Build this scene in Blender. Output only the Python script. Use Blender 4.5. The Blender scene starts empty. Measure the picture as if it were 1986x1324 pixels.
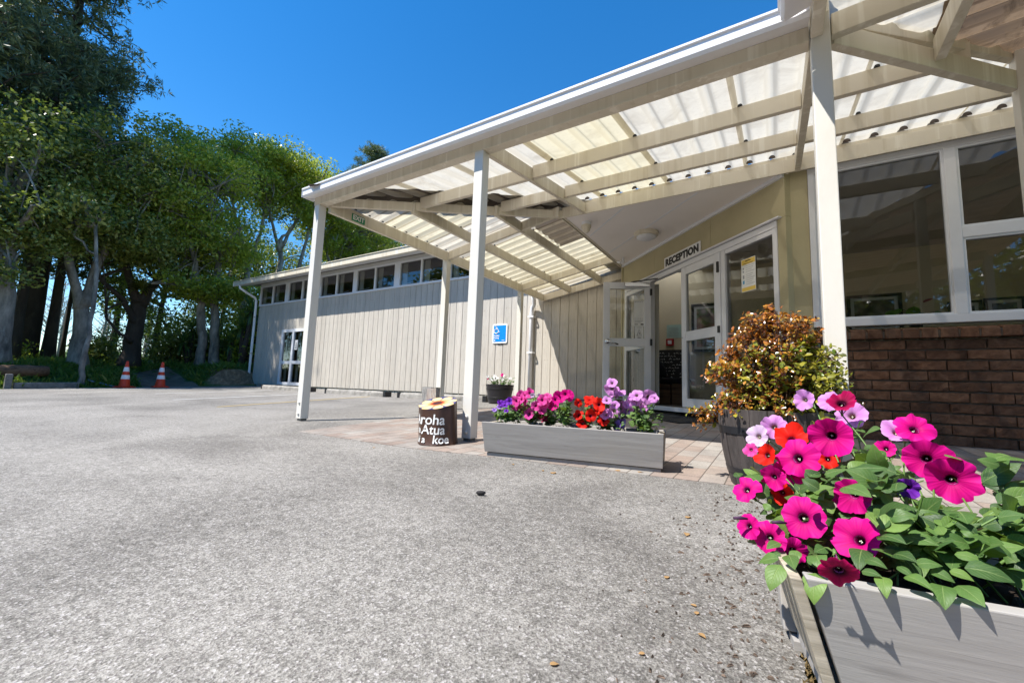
import bpy, math, random
import numpy as np
from mathutils import Vector, Matrix, Quaternion

random.seed(7)
RNG = np.random.default_rng(11)
SC = bpy.context.scene
COL = SC.collection

# ------------------------------------------------------------------ camera, sky, sun, exposure
cam_d = bpy.data.cameras.new("camera")
cam = bpy.data.objects.new("camera", cam_d)
COL.objects.link(cam)
cam_d.sensor_width = 36.0
cam_d.lens = 818.61 / 1986.0 * 36.0
cam_d.clip_start = 0.02
cam_d.clip_end = 2000.0
_yaw, _pit, _rol = (math.radians(a) for a in (-32.26520328, 6.32375456, 2.03897945))
_f = Vector((math.sin(_yaw) * math.cos(_pit), math.cos(_yaw) * math.cos(_pit), math.sin(_pit)))
_r = Vector((math.cos(_yaw), -math.sin(_yaw), 0))
_u = _r.cross(_f)
_r2 = _r * math.cos(_rol) + _u * math.sin(_rol)
_u2 = _u * math.cos(_rol) - _r * math.sin(_rol)
_m = Matrix((_r2, _u2, -_f)).transposed()
cam.matrix_world = _m.to_4x4()
SC.camera = cam

SUN_DIR = Vector((0.375, 0.55, -1.0)).normalized()      # the way the light travels
w = bpy.data.worlds.new("World")
SC.world = w
w.use_nodes = True
wn = w.node_tree.nodes
wl = w.node_tree.links
wn.clear()
sky = wn.new("ShaderNodeTexSky")
sky.sky_type = 'NISHITA'
sky.sun_disc = False
sky.sun_elevation = math.asin(-SUN_DIR.z)
sky.sun_rotation = math.atan2(-SUN_DIR.x, -SUN_DIR.y)
sky.altitude = 0.0
sky.air_density = 1.0
sky.dust_density = 0.0
sky.ozone_density = 3.0
hs = wn.new("ShaderNodeHueSaturation")
hs.inputs['Saturation'].default_value = 1.35
hs.inputs['Value'].default_value = 1.0
bg = wn.new("ShaderNodeBackground")
bg.inputs['Strength'].default_value = 0.128
wo = wn.new("ShaderNodeOutputWorld")
wl.new(sky.outputs[0], hs.inputs['Color'])
wl.new(hs.outputs[0], bg.inputs[0])
wl.new(bg.outputs[0], wo.inputs[0])

sun_d = bpy.data.lights.new("sun", 'SUN')
sun_d.energy = 4.7
sun_d.angle = math.radians(0.5)
sun_d.color = (1.0, 0.955, 0.88)
sun = bpy.data.objects.new("sun", sun_d)
COL.objects.link(sun)
sun.rotation_mode = 'QUATERNION'
sun.rotation_quaternion = SUN_DIR.to_track_quat('-Z', 'Y')
sun.location = (-20, -30, 40)

SC.view_settings.view_transform = 'Standard'
SC.view_settings.look = 'None'
SC.view_settings.exposure = 0.88
SC.view_settings.gamma = 1.0
SC.view_settings.use_curve_mapping = False
SC.cycles.use_denoising = True
SC.cycles.max_bounces = 10
SC.cycles.diffuse_bounces = 4
SC.cycles.transparent_max_bounces = 16
SC.cycles.caustics_reflective = False
SC.cycles.caustics_refractive = False
SC.cycles.sample_clamp_indirect = 6.0

# ------------------------------------------------------------------ helpers
ORG = {}
def V(*a): return Vector(a)
def lerp(a, b, t): return a + (b - a) * t
def gz(X, Y):
    """height of the paved ground: a gentle fall away from the buildings"""
    return -0.5173 + 0.0372 * max(-20.0, min(12.0, Y))

def tag(o, label=None, cat=None, group=None, kind=None):
    if label: o['label'] = label
    if cat: o['category'] = cat
    if group: o['group'] = group
    if kind: o['kind'] = kind
    return o

def thing(name, label, cat, loc, group=None, rz=0.0):
    o = bpy.data.objects.new(name, None)
    COL.objects.link(o)
    o.empty_display_size = 0.1
    o.location = loc
    o.rotation_euler = (0, 0, rz)
    ORG[o.name] = Vector(loc)
    return tag(o, label, cat, group)

class MB:
    def __init__(s): s.v = []; s.f = []; s.m = []
    def add(s, vs, fs, mi=0):
        b = len(s.v); s.v.extend([tuple(x) for x in vs])
        for f in fs: s.f.append(tuple(i + b for i in f)); s.m.append(mi)
    def box(s, x0, x1, y0, y1, z0, z1, mi=0):
        s.add([(x0,y0,z0),(x1,y0,z0),(x1,y1,z0),(x0,y1,z0),(x0,y0,z1),(x1,y0,z1),(x1,y1,z1),(x0,y1,z1)],
              [(0,3,2,1),(4,5,6,7),(0,1,5,4),(1,2,6,5),(2,3,7,6),(3,0,4,7)], mi)
        return s
    def hexa(s, p, mi=0):
        s.add(p, [(0,3,2,1),(4,5,6,7),(0,1,5,4),(1,2,6,5),(2,3,7,6),(3,0,4,7)], mi); return s
    def beam(s, p0, p1, w, h, mi=0):
        """bar whose bottom centre line runs p0-p1; w wide (level), h high (vertical cut ends)"""
        p0 = Vector(p0); p1 = Vector(p1); d = p1 - p0
        n = Vector((-d.y, d.x, 0)).normalized() * (w / 2); u = Vector((0, 0, h))
        a = [p0 + n, p0 - n, p1 - n, p1 + n]
        s.hexa([*a, *[q + u for q in a]], mi); return s
    def prism(s, pts, vec, mi=0):
        n = len(pts); v = Vector(vec)
        a = [Vector(p) for p in pts]
        s.add(a + [p + v for p in a], [tuple(range(n - 1, -1, -1)), tuple(range(n, 2 * n))] +
              [(i, (i + 1) % n, (i + 1) % n + n, i + n) for i in range(n)], mi); return s
    def tube(s, pts, rads, n=8, mi=0, cap=True):
        pts = [Vector(p) for p in pts]
        b = len(s.v); ref = None
        for i, p in enumerate(pts):
            t = (pts[min(i + 1, len(pts) - 1)] - pts[max(i - 1, 0)]).normalized()
            if ref is None:
                ref = Vector((0, 0, 1)) if abs(t.z) < 0.9 else Vector((1, 0, 0))
            a = (ref - t * ref.dot(t)).normalized(); ref = a; c = t.cross(a)
            r = rads[i] if hasattr(rads, '__len__') else rads
            for k in range(n):
                an = 2 * math.pi * k / n
                s.v.append(tuple(p + a * (r * math.cos(an)) + c * (r * math.sin(an))))
        for i in range(len(pts) - 1):
            for k in range(n):
                s.f.append((b + i*n + k, b + i*n + (k+1) % n, b + (i+1)*n + (k+1) % n, b + (i+1)*n + k)); s.m.append(mi)
        if cap:
            s.f.append(tuple(b + k for k in range(n - 1, -1, -1))); s.m.append(mi)
            e = b + (len(pts) - 1) * n
            s.f.append(tuple(e + k for k in range(n))); s.m.append(mi)
        return s
    def lathe(s, prof, c, n=24, mi=0, jitter=0.0):
        b = len(s.v); c = Vector(c)
        for (r, z) in prof:
            for k in range(n):
                an = 2 * math.pi * k / n
                rr = r * (1 + (random.uniform(-jitter, jitter) if jitter else 0))
                s.v.append((c.x + rr * math.cos(an), c.y + rr * math.sin(an), c.z + z))
        for i in range(len(prof) - 1):
            for k in range(n):
                s.f.append((b + i*n + k, b + i*n + (k+1) % n, b + (i+1)*n + (k+1) % n, b + (i+1)*n + k)); s.m.append(mi)
        if prof[0][0] > 1e-5: s.f.append(tuple(b + k for k in range(n - 1, -1, -1))); s.m.append(mi)
        if prof[-1][0] > 1e-5:
            e = b + (len(prof) - 1) * n
            s.f.append(tuple(e + k for k in range(n))); s.m.append(mi)
        return s
    def grid(s, P, mi=0):
        """P[i][j] points"""
        b = len(s.v); n = len(P); m = len(P[0])
        for r in P: s.v.extend([tuple(q) for q in r])
        for i in range(n - 1):
            for j in range(m - 1):
                s.f.append((b + i*m + j, b + (i+1)*m + j, b + (i+1)*m + j + 1, b + i*m + j + 1)); s.m.append(mi)
        return s
    def build(s, name, mats, parent=None, smooth=False, bevel=0.0, auto=None):
        me = bpy.data.meshes.new(name)
        o0 = ORG.get(parent.name, Vector((0, 0, 0))) if parent else Vector((0, 0, 0))
        me.from_pydata([(v[0] - o0.x, v[1] - o0.y, v[2] - o0.z) for v in s.v], [], s.f)
        for mm in (mats if isinstance(mats, (list, tuple)) else [mats]): me.materials.append(mm)
        if any(s.m): me.polygons.foreach_set('material_index', s.m)
        if smooth or auto: me.polygons.foreach_set('use_smooth', [True] * len(me.polygons))
        me.update()
        if auto: me.set_sharp_from_angle(angle=math.radians(auto))
        o = bpy.data.objects.new(name, me)
        COL.objects.link(o)
        if parent:
            o.parent = parent
            ORG[o.name] = o0
        if bevel:
            b = o.modifiers.new('bevel', 'BEVEL'); b.width = bevel; b.segments = 2; b.limit_method = 'ANGLE'
        return o

def npmesh(name, verts, quads, mats, parent=None, uv=None, mi=None, smooth=False, link=True):
    """fast mesh from numpy: verts (N,3), quads (M,4) or (M,3); uv per vertex (N,2)"""
    me = bpy.data.meshes.new(name)
    o0 = ORG.get(parent.name, Vector((0, 0, 0))) if parent else Vector((0, 0, 0))
    verts = np.asarray(verts, np.float32).reshape(-1, 3) - np.array(o0, np.float32)
    quads = np.asarray(quads, np.int32); k = quads.shape[1]
    me.vertices.add(len(verts)); me.vertices.foreach_set('co', verts.ravel())
    me.loops.add(quads.size); me.loops.foreach_set('vertex_index', quads.ravel())
    me.polygons.add(len(quads))
    me.polygons.foreach_set('loop_start', np.arange(0, quads.size, k, dtype=np.int32))
    me.polygons.foreach_set('loop_total', np.full(len(quads), k, np.int32))
    for mm in (mats if isinstance(mats, (list, tuple)) else [mats]): me.materials.append(mm)
    if mi is not None: me.polygons.foreach_set('material_index', np.asarray(mi, np.int32))
    if smooth: me.polygons.foreach_set('use_smooth', np.ones(len(quads), bool))
    if uv is not None:
        l = me.uv_layers.new(name='UVMap')
        l.data.foreach_set('uv', np.asarray(uv, np.float32)[quads.ravel()].ravel())
    me.update(calc_edges=True); me.validate()
    if not link: return me
    o = bpy.data.objects.new(name, me); COL.objects.link(o)
    if parent:
        o.parent = parent; ORG[o.name] = o0
    return o

def copy_tree(o, parent=None):
    c = o.copy(); COL.objects.link(c)
    if parent: c.parent = parent
    for ch in list(o.children): copy_tree(ch, c)
    return c

# ------------------------------------------------------------------ materials
class NT:
    def __init__(s, name):
        s.mat = bpy.data.materials.new(name); s.mat.use_nodes = True
        s.t = s.mat.node_tree; s.t.nodes.clear()
        s.out = s.n('ShaderNodeOutputMaterial')
    def n(s, typ, **kw):
        x = s.t.nodes.new(typ)
        for k, v in kw.items(): setattr(x, k, v)
        return x
    def l(s, a, b): s.t.links.new(a, b); return b
    def val(s, sock, v):
        if hasattr(v, 'links') or isinstance(v, bpy.types.NodeSocket): s.t.links.new(v, sock)
        else: sock.default_value = v
    def coords(s, kind='Object', scale=(1, 1, 1), rot=(0, 0, 0), loc=(0, 0, 0)):
        tc = s.n('ShaderNodeTexCoord'); mp = s.n('ShaderNodeMapping')
        mp.inputs['Scale'].default_value = scale; mp.inputs['Rotation'].default_value = rot; mp.inputs['Location'].default_value = loc
        s.l(tc.outputs[kind], mp.inputs[0]); return mp.outputs[0]
    def noise(s, vec, scale, detail=4, rough=.55, dist=0.0):
        x = s.n('ShaderNodeTexNoise'); s.l(vec, x.inputs['Vector'])
        x.inputs['Scale'].default_value = scale; x.inputs['Detail'].default_value = detail
        x.inputs['Roughness'].default_value = rough; x.inputs['Distortion'].default_value = dist
        return x.outputs['Fac']
    def ramp(s, fac, stops, interp='LINEAR'):
        x = s.n('ShaderNodeValToRGB'); s.l(fac, x.inputs[0]); r = x.color_ramp; r.interpolation = interp
        while len(r.elements) < len(stops): r.elements.new(0.5)
        for e, (p, c) in zip(r.elements, stops):
            e.position = p; e.color = (*c, 1) if len(c) == 3 else c
        return x.outputs[0]
    def mix(s, fac, a, b, mode='MIX'):
        x = s.n('ShaderNodeMix', data_type='RGBA', blend_type=mode)
        s.val(x.inputs[0], fac)
        for sock, v in ((x.inputs[6], a), (x.inputs[7], b)):
            if isinstance(v, (tuple, list)): sock.default_value = (*v, 1) if len(v) == 3 else v
            else: s.l(v, sock)
        return x.outputs[2]
    def math(s, op, a, b=0.0, c=None):
        x = s.n('ShaderNodeMath', operation=op)
        s.val(x.inputs[0], a); s.val(x.inputs[1], b)
        if c is not None: s.val(x.inputs[2], c)
        return x.outputs[0]
    def bump(s, h, strength=.3, dist=.01, normal=None):
        x = s.n('ShaderNodeBump'); s.l(h, x.inputs['Height'])
        x.inputs['Strength'].default_value = strength; x.inputs['Distance'].default_value = dist
        if normal: s.l(normal, x.inputs['Normal'])
        return x.outputs[0]
    def bsdf(s, col, rough=.5, bump=None, metal=0.0, spec=.5, **kw):
        x = s.n('ShaderNodeBsdfPrincipled')
        if isinstance(col, (tuple, list)): x.inputs['Base Color'].default_value = (*col, 1)
        else: s.l(col, x.inputs['Base Color'])
        s.val(x.inputs['Roughness'], rough); x.inputs['Metallic'].default_value = metal
        x.inputs['Specular IOR Level'].default_value = spec
        if bump is not None: s.l(bump, x.inputs['Normal'])
        for k, v in kw.items(): s.val(x.inputs[k], v)
        s.l(x.outputs[0], s.out.inputs[0]); return x

def paint(name, col, rough=.45, var=.06, scale=3.0, stretch=(1, 1, 1), bumps=.05, dirt=None, dirt_amt=.3, spec=.4):
    """painted or plain surface with slow tone variation, fine grain and optional dirt"""
    t = NT(name); c = t.coords(scale=stretch)
    n1 = t.noise(c, scale, 5, .6); n2 = t.noise(c, scale * 22, 3, .6)
    lo = tuple(x * (1 - var * 1.6) for x in col); hi = tuple(min(1, x * (1 + var)) for x in col)
    cc = t.ramp(n1, [(.3, lo), (.7, hi)])
    if dirt:
        n3 = t.noise(c, scale * 1.7, 8, .72, .4)
        cc = t.mix(t.ramp(n3, [(.52, (0, 0, 0)), (.75, (dirt_amt,) * 3)]), cc, dirt)
    t.bsdf(cc, rough, t.bump(n2, bumps, .01), spec=spec)
    return t.mat

def plain(name, col, rough=.5, metal=0.0, spec=.5):
    t = NT(name); c = t.coords(); n = t.noise(c, 9.0, 4, .6)
    t.bsdf(t.ramp(n, [(.25, tuple(x * .9 for x in col)), (.75, tuple(min(1, x * 1.06) for x in col))]), rough, metal=metal, spec=spec)
    return t.mat

def leafmat(name, stops, rough=.45, trans=.35, tcol=(.35, .5, .08), spec=.45):
    t = NT(name)
    g = t.n('ShaderNodeNewGeometry')
    cc = t.ramp(g.outputs['Random Per Island'], stops)
    b = t.n('ShaderNodeBsdfPrincipled'); t.l(cc, b.inputs['Base Color'])
    b.inputs['Roughness'].default_value = rough; b.inputs['Specular IOR Level'].default_value = spec
    tr = t.n('ShaderNodeBsdfTranslucent'); t.l(t.mix(.6, cc, tcol), tr.inputs[0])
    mx = t.n('ShaderNodeMixShader'); mx.inputs[0].default_value = trans
    t.l(b.outputs[0], mx.inputs[1]); t.l(tr.outputs[0], mx.inputs[2]); t.l(mx.outputs[0], t.out.inputs[0])
    return t.mat

def glassmat(name, tint=(.8, .82, .8), boost=.0):
    t = NT(name)
    f = t.n('ShaderNodeFresnel'); f.inputs['IOR'].default_value = 1.352
    tr = t.n('ShaderNodeBsdfTransparent'); tr.inputs[0].default_value = (*tint, 1)
    gl = t.n('ShaderNodeBsdfGlossy'); gl.inputs['Roughness'].default_value = 0.0
    c = t.coords(); gl.inputs['Color'].default_value = (.95, .96, 1, 1)
    t.l(t.bump(t.noise(c, .9, 2, .5), .03, .02), gl.inputs['Normal'])
    mx = t.n('ShaderNodeMixShader')
    t.l(t.math('MULTIPLY_ADD', f.outputs[0], 2.0, boost), mx.inputs[0])
    t.l(tr.outputs[0], mx.inputs[1]); t.l(gl.outputs[0], mx.inputs[2]); t.l(mx.outputs[0], t.out.inputs[0])
    return t.mat

def text_mesh(body, size, bold=0.0, extr=.0012, align='CENTER', shear=0.0, spacing=1.0):
    cu = bpy.data.curves.new('lettering', 'FONT'); cu.body = body; cu.size = size
    cu.offset = bold; cu.extrude = extr; cu.align_x = align; cu.align_y = 'CENTER'; cu.shear = shear; cu.space_character = spacing
    cu.resolution_u = 4
    ob = bpy.data.objects.new('lettering', cu); COL.objects.link(ob)
    dg = bpy.context.evaluated_depsgraph_get()
    me = bpy.data.meshes.new_from_object(ob.evaluated_get(dg))
    bpy.data.objects.remove(ob); bpy.data.curves.remove(cu)
    return me

def lettering(name, body, size, mat, parent, origin, xdir, ydir, bold=0.0, extr=.0012, align='CENTER', shear=0.0, spacing=1.0):
    """flat text put on a surface: origin world point, xdir reading direction, ydir up"""
    me = text_mesh(body, size, bold, extr, align, shear, spacing)
    x = Vector(xdir).normalized(); y = Vector(ydir).normalized(); z = x.cross(y)
    M = Matrix((x, y, z)).transposed().to_4x4()
    o0 = ORG.get(parent.name, Vector()) if parent else Vector()
    M.translation = Vector(origin) - o0
    me.transform(M); me.materials.clear(); me.materials.append(mat)
    o = bpy.data.objects.new(name, me); COL.objects.link(o)
    if parent: o.parent = parent; ORG[o.name] = o0
    return o

# ------------------------------------------------------------------ the palette
M = {}
def cream_mat():
    t = NT('cream_paint'); c = t.coords()
    n = t.noise(c, 2.0, 5, .6); st = t.noise(t.coords(scale=(14, 14, .5)), 1.0, 3, .6, .3); f = t.noise(c, 60, 3, .6)
    col = t.ramp(n, [(.3, (.60, .54, .43)), (.7, (.70, .635, .515))])
    col = t.mix(t.ramp(st, [(.56, (0, 0, 0)), (.66, (.7, .7, .7))]), col, (.80, .75, .64))  # bright streaks painted in, as from sun passing through the sheets
    col = t.mix(t.ramp(st, [(.32, (.5, .5, .5)), (.43, (0, 0, 0))]), col, (.50, .43, .31))
    t.bsdf(col, .5, t.bump(f, .06, .01), spec=.35); return t.mat
M['cream'] = cream_mat()
M['flashing'] = paint('dark_flashing', (.085, .065, .055), .7, .3, 6.0)
M['post'] = paint('post_paint', (.68, .655, .60), .45, .04, 2.5, stretch=(1, 1, .3), dirt=(.42, .38, .30), dirt_amt=.22, bumps=.06)
M['gutter'] = paint('gutter_white', (.80, .80, .82), .3, .03, 2.0, dirt=(.5, .47, .42), dirt_amt=.2, bumps=.02)
M['white'] = paint('white_paint', (.74, .75, .78), .35, .03, 3.0, bumps=.03)
M['alu'] = paint('white_aluminium', (.74, .74, .77), .3, .03, 4.0, bumps=.01)
M['soffit'] = paint('soffit_paint', (.84, .79, .75), .6, .03, 1.2, bumps=.03)
M['olive'] = paint('olive_plaster', (.44, .385, .235), .75, .05, 3.0, bumps=.25)
M['fascia'] = paint('fascia_boards', (.66, .65, .62), .5, .05, 1.3, stretch=(.3, 1, 6), dirt=(.4, .37, .32), dirt_amt=.35, bumps=.05)
M['interior'] = paint('interior_plaster', (.66, .57, .40), .8, .04, 1.5)
M['interior_ceiling'] = paint('interior_ceiling', (.5, .47, .42), .8, .04, 1.5)
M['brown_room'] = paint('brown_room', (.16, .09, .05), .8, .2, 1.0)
M['curtain'] = paint('curtain_cloth', (.50, .48, .42), .9, .1, 6.0, stretch=(6, 1, .3))
M['black'] = plain('black_plastic', (.015, .015, .017), .4)
M['blackcloth'] = paint('black_cloth', (.012, .012, .014), .85, .3, 8.0, bumps=.3)
M['mat'] = paint('rubber_mat', (.018, .018, .02), .8, .3, 30.0, bumps=.6)
M['carpet'] = paint('room_carpet', (.10, .085, .07), .95, .2, 12.0, bumps=.3)
M['steel'] = plain('bright_steel', (.75, .76, .78), .22, metal=1.0)
M['glass'] = glassmat('window_glass', (.80, .80, .77), .03)
M['opal'] = plain('added_rooflight_opal', (.9, .9, .88), .6)  # sheet of the rooflight added over the reception room
M['opal'].node_tree.nodes.clear()
_o = M['opal'].node_tree; _a = _o.nodes.new('ShaderNodeBsdfTranslucent'); _a.inputs[0].default_value = (.9, .88, .84, 1); _b = _o.nodes.new('ShaderNodeOutputMaterial'); _o.links.new(_a.outputs[0], _b.inputs[0])
M['clearglass'] = glassmat('door_glass', (.80, .82, .80), .02)
M['green'] = plain('sign_green', (.008, .26, .12), .4)
M['signwhite'] = plain('sign_white', (.80, .80, .80), .4)
M['signblue'] = plain('sign_blue', (.005, .25, .72), .35)
M['ink'] = plain('ink_black', (.012, .012, .014), .5)
M['greyink'] = plain('ink_grey', (.30, .31, .33), .6)
M['paper'] = plain('paper_white', (.74, .74, .72), .7)
M['yellow'] = plain('notice_yellow', (.75, .52, .10), .6)
M['lightblue'] = plain('notice_blue', (.08, .32, .55), .6)
M['mint'] = plain('notice_mint', (.42, .58, .52), .7)
M['red'] = plain('fire_red', (.40, .02, .02), .4)
M['concrete'] = paint('concrete', (.40, .385, .36), .85, .12, 5.0, dirt=(.10, .095, .08), dirt_amt=.7, bumps=.5)
M['oldconcrete'] = paint('old_concrete', (.20, .19, .175), .9, .25, 7.0, dirt=(.05, .05, .04), dirt_amt=.8, bumps=.6)
M['linewhite'] = paint('worn_line_white', (.60, .59, .57), .7, .1, 8.0, stretch=(1, .3, 1), dirt=(.30, .29, .28), dirt_amt=.9)
M['lineyellow'] = paint('worn_line_yellow', (.58, .42, .14), .7, .1, 8.0, stretch=(1, .3, 1), dirt=(.30, .28, .24), dirt_amt=.9)
M['coneorange'] = paint('cone_orange', (.62, .045, .012), .45, .1, 8.0, dirt=(.25, .05, .03), dirt_amt=.4)
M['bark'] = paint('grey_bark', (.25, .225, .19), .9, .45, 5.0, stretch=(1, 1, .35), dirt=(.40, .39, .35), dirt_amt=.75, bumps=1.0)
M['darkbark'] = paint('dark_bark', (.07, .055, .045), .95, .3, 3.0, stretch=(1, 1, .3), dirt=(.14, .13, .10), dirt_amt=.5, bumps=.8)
M['stem'] = plain('green_stem', (.10, .19, .04), .5)
M['twig'] = plain('brown_twig', (.09, .05, .03), .8)
M['soil'] = paint('potting_soil', (.055, .036, .024), 1.0, .4, 30.0, dirt=(.24, .14, .08), dirt_amt=.7, bumps=1.0)
M['barrel'] = paint('weathered_staves', (.075, .062, .058), .75, .3, 6.0, stretch=(3, 3, .15), dirt=(.17, .15, .14), dirt_amt=.5, bumps=.5)
M['hoop'] = plain('iron_hoop', (.035, .036, .042), .45, metal=.6)
M['pot'] = plain('black_pot', (.02, .018, .022), .35)
M['bin'] = plain('mirror_steel', (.86, .87, .88), .05, metal=1.0)
M['logpaint'] = paint('log_brown_paint', (.075, .036, .022), .38, .2, 5.0, dirt=(.03, .015, .012), dirt_amt=.6, bumps=.2)
M['letters'] = plain('letter_white', (.78, .78, .76), .5)
M['picframe'] = plain('picture_frame', (.014, .012, .012), .3)
M['mount'] = plain('picture_mount', (.72, .72, .74), .6)

def picture_mat(name, cols, scale):
    t = NT(name); c = t.coords(scale=(scale,) * 3)
    v = t.n('ShaderNodeTexVoronoi'); t.l(c, v.inputs['Vector']); v.inputs['Scale'].default_value = 1.0; v.feature = 'SMOOTH_F1'
    s = t.n('ShaderNodeSeparateColor'); t.l(v.outputs['Color'], s.inputs[0])
    base = t.ramp(s.outputs[0], [(i / (len(cols) - 1), q) for i, q in enumerate(cols)])
    d = t.ramp(v.outputs['Distance'], [(.1, (1, 1, 1)), (.75, (.06, .06, .06))])
    t.bsdf(t.mix(1.0, base, d, 'MULTIPLY'), .3)
    return t.mat
M['roses'] = picture_mat('rose_picture', [(.12, .2, .06), (.55, .5, .3), (.6, .3, .3), (.3, .45, .2), (.5, .42, .42)], 9.0)
M['stones'] = picture_mat('stone_picture', [(.10, .12, .10), (.25, .2, .16), (.35, .33, .30), (.12, .2, .08), (.4, .3, .24)], 10.0)
M['photo'] = picture_mat('grey_photo', [(.12, .12, .13), (.3, .3, .32), (.5, .5, .5)], 14.0)

def weathered_wood(name, light, dark, tint, scale=1.0):
    t = NT(name)
    c = t.coords(scale=(1.1 * scale, 9 * scale, 16 * scale)); c2 = t.coords(scale=(3.5 * scale, 30, 48 * scale))
    c3 = t.coords(scale=(1.4, 2, 3))
    n1 = t.noise(c, 1.2, 5, .6, 1.2); n2 = t.noise(c2, 2.0, 4, .65, .5); n3 = t.noise(c3, 1.6, 3, .6)
    col = t.ramp(n1, [(.32, dark), (.52, lerp3(dark, light, .7)), (.72, light)])
    col = t.mix(t.ramp(n2, [(.28, (.42, .42, .42)), (.36, (0, 0, 0))]), col, tuple(x * .6 for x in dark))
    col = t.mix(t.ramp(n3, [(.55, (0, 0, 0)), (.8, (.55, .55, .55))]), col, tint)
    v = t.n('ShaderNodeTexVoronoi'); t.l(t.coords(scale=(1.7, 3, 5.5), loc=(.3, .1, .2)), v.inputs['Vector']); v.inputs['Scale'].default_value = 1.3
    col = t.mix(t.ramp(v.outputs['Distance'], [(.05, (.75, .75, .75)), (.13, (0, 0, 0))]), col, tuple(x * .45 for x in dark))
    t.bsdf(col, .8, t.bump(t.math('ADD', n2, n1), .16, .004), spec=.25)
    return t.mat
def lerp3(a, b, k): return tuple(x + (y - x) * k for x, y in zip(a, b))
M['greywood'] = weathered_wood('grey_weathered_wood', (.365, .348, .332), (.275, .26, .247), (.34, .308, .265))
M['roughwood'] = weathered_wood('rough_sawn_end', (.52, .46, .37), (.28, .24, .18), (.42, .36, .27), 2.0)
M['logwood'] = weathered_wood('crate_wood', (.20, .12, .07), (.07, .04, .025), (.12, .07, .04))

def asphalt_mat():
    t = NT('weathered_asphalt'); c = t.coords()
    fine = t.noise(c, 150, 3, .75, .6); mid = t.noise(c, 34, 3, .6); big = t.noise(c, 1.1, 5, .6, .5); huge = t.noise(c, .28, 3, .5)
    vor = t.n('ShaderNodeTexVoronoi'); t.l(c, vor.inputs['Vector']); vor.inputs['Scale'].default_value = 210
    g = t.math('MULTIPLY_ADD', t.math('SUBTRACT', mid, .5), .38, fine)
    g = t.math('MULTIPLY_ADD', t.math('SUBTRACT', big, .5), .22, g)
    col = t.ramp(g, [(.33, (.098, .093, .084)), (.45, (.182, .174, .158)), (.54, (.264, .253, .232)), (.66, (.362, .348, .322))])
    sep = t.n('ShaderNodeSeparateColor'); t.l(vor.outputs['Color'], sep.inputs[0])
    col = t.mix(t.ramp(sep.outputs[0], [(.90, (0, 0, 0)), (.93, (.7, .7, .7))]), col, (.14, .125, .12))
    col = t.mix(t.ramp(sep.outputs[1], [(.93, (0, 0, 0)), (.95, (.6, .6, .6))]), col, (.52, .50, .49))
    col = t.mix(t.ramp(big, [(.28, (.72, .70, .68)), (.5, (1, 1, 1))]), (0, 0, 0), col, 'MIX') if False else col
    shade = t.ramp(big, [(.30, (.84, .835, .835)), (.55, (1, 1, 1))])
    col = t.mix(1.0, col, shade, 'MULTIPLY')
    col = t.mix(1.0, col, t.ramp(huge, [(.35, (.84, .83, .83)), (.65, (1.08, 1.06, 1.05))]), 'MULTIPLY')
    # dirt washed against the eastern edge beside the planters
    sx = t.n('ShaderNodeSeparateXYZ'); t.l(c, sx.inputs[0])
    e = t.math('MULTIPLY_ADD', t.noise(c, 5, 4, .6), .5, sx.outputs[0])
    col = t.mix(t.ramp(e, [(.0, (0, 0, 0)), (.30, (.0, .0, .0)), (.42, (.45, .45, .45))]), col, (.12, .105, .09))
    t.bsdf(col, .9, t.bump(t.math('ADD', fine, t.math('MULTIPLY', vor.outputs['Distance'], .5)), .75, .004), spec=.25)
    return t.mat
M['asphalt'] = asphalt_mat()

def paver_mat():
    t = NT('brick_pavers'); c = t.coords(rot=(0, 0, math.radians(90)))
    b = t.n('ShaderNodeTexBrick'); t.l(c, b.inputs['Vector'])
    b.inputs['Scale'].default_value = 1.0; b.inputs['Brick Width'].default_value = .232; b.inputs['Row Height'].default_value = .117
    b.inputs['Mortar Size'].default_value = .0035; b.inputs['Mortar Smooth'].default_value = .4; b.inputs['Bias'].default_value = -.1
    b.inputs['Color1'].default_value = (.30, .24, .205, 1); b.inputs['Color2'].default_value = (.34, .325, .30, 1)
    b.inputs['Mortar'].default_value = (.13, .11, .095, 1)
    n = t.noise(c, 4.0, 5, .6); n2 = t.noise(c, 120, 3, .7)
    col = t.mix(1.0, b.outputs['Color'], t.ramp(n, [(.3, (.72, .70, .70)), (.7, (1.12, 1.1, 1.08))]), 'MULTIPLY')
    col = t.mix(1.0, col, t.ramp(n2, [(.35, (.82, .82, .82)), (.65, (1.08, 1.08, 1.08))]), 'MULTIPLY')
    h = t.math('MULTIPLY_ADD', n2, .12, t.math('SUBTRACT', 1.0, b.outputs['Fac']))
    t.bsdf(col, .85, t.bump(h, .55, .006), spec=.25)
    return t.mat
M['pavers'] = paver_mat()

def brick_mat():
    t = NT('brown_clay_brick'); c = t.coords()
    g = t.n('ShaderNodeNewGeometry')
    n1 = t.noise(c, 14, 5, .65, .6); n2 = t.noise(c, 90, 3, .7)
    col = t.ramp(n1, [(.3, (.075, .036, .022)), (.5, (.15, .078, .048)), (.7, (.225, .128, .083))])
    col = t.mix(1.0, col, t.ramp(g.outputs['Random Per Island'], [(0, (.7, .66, .64)), (.5, (1, 1, 1)), (1, (1.25, 1.15, 1.05))]), 'MULTIPLY')
    v = t.n('ShaderNodeTexVoronoi'); t.l(t.coords(scale=(22, 22, 45)), v.inputs['Vector']); v.inputs['Scale'].default_value = 1
    pit = t.ramp(v.outputs['Distance'], [(.08, (1, 1, 1)), (.18, (0, 0, 0))])
    col = t.mix(t.math('MULTIPLY', pit, .6), col, (.035, .02, .014))
    t.bsdf(col, .85, t.bump(t.math('MULTIPLY_ADD', n1, 1.2, n2), .6, .012), spec=.2)
    return t.mat
M['brick'] = brick_mat()
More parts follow.
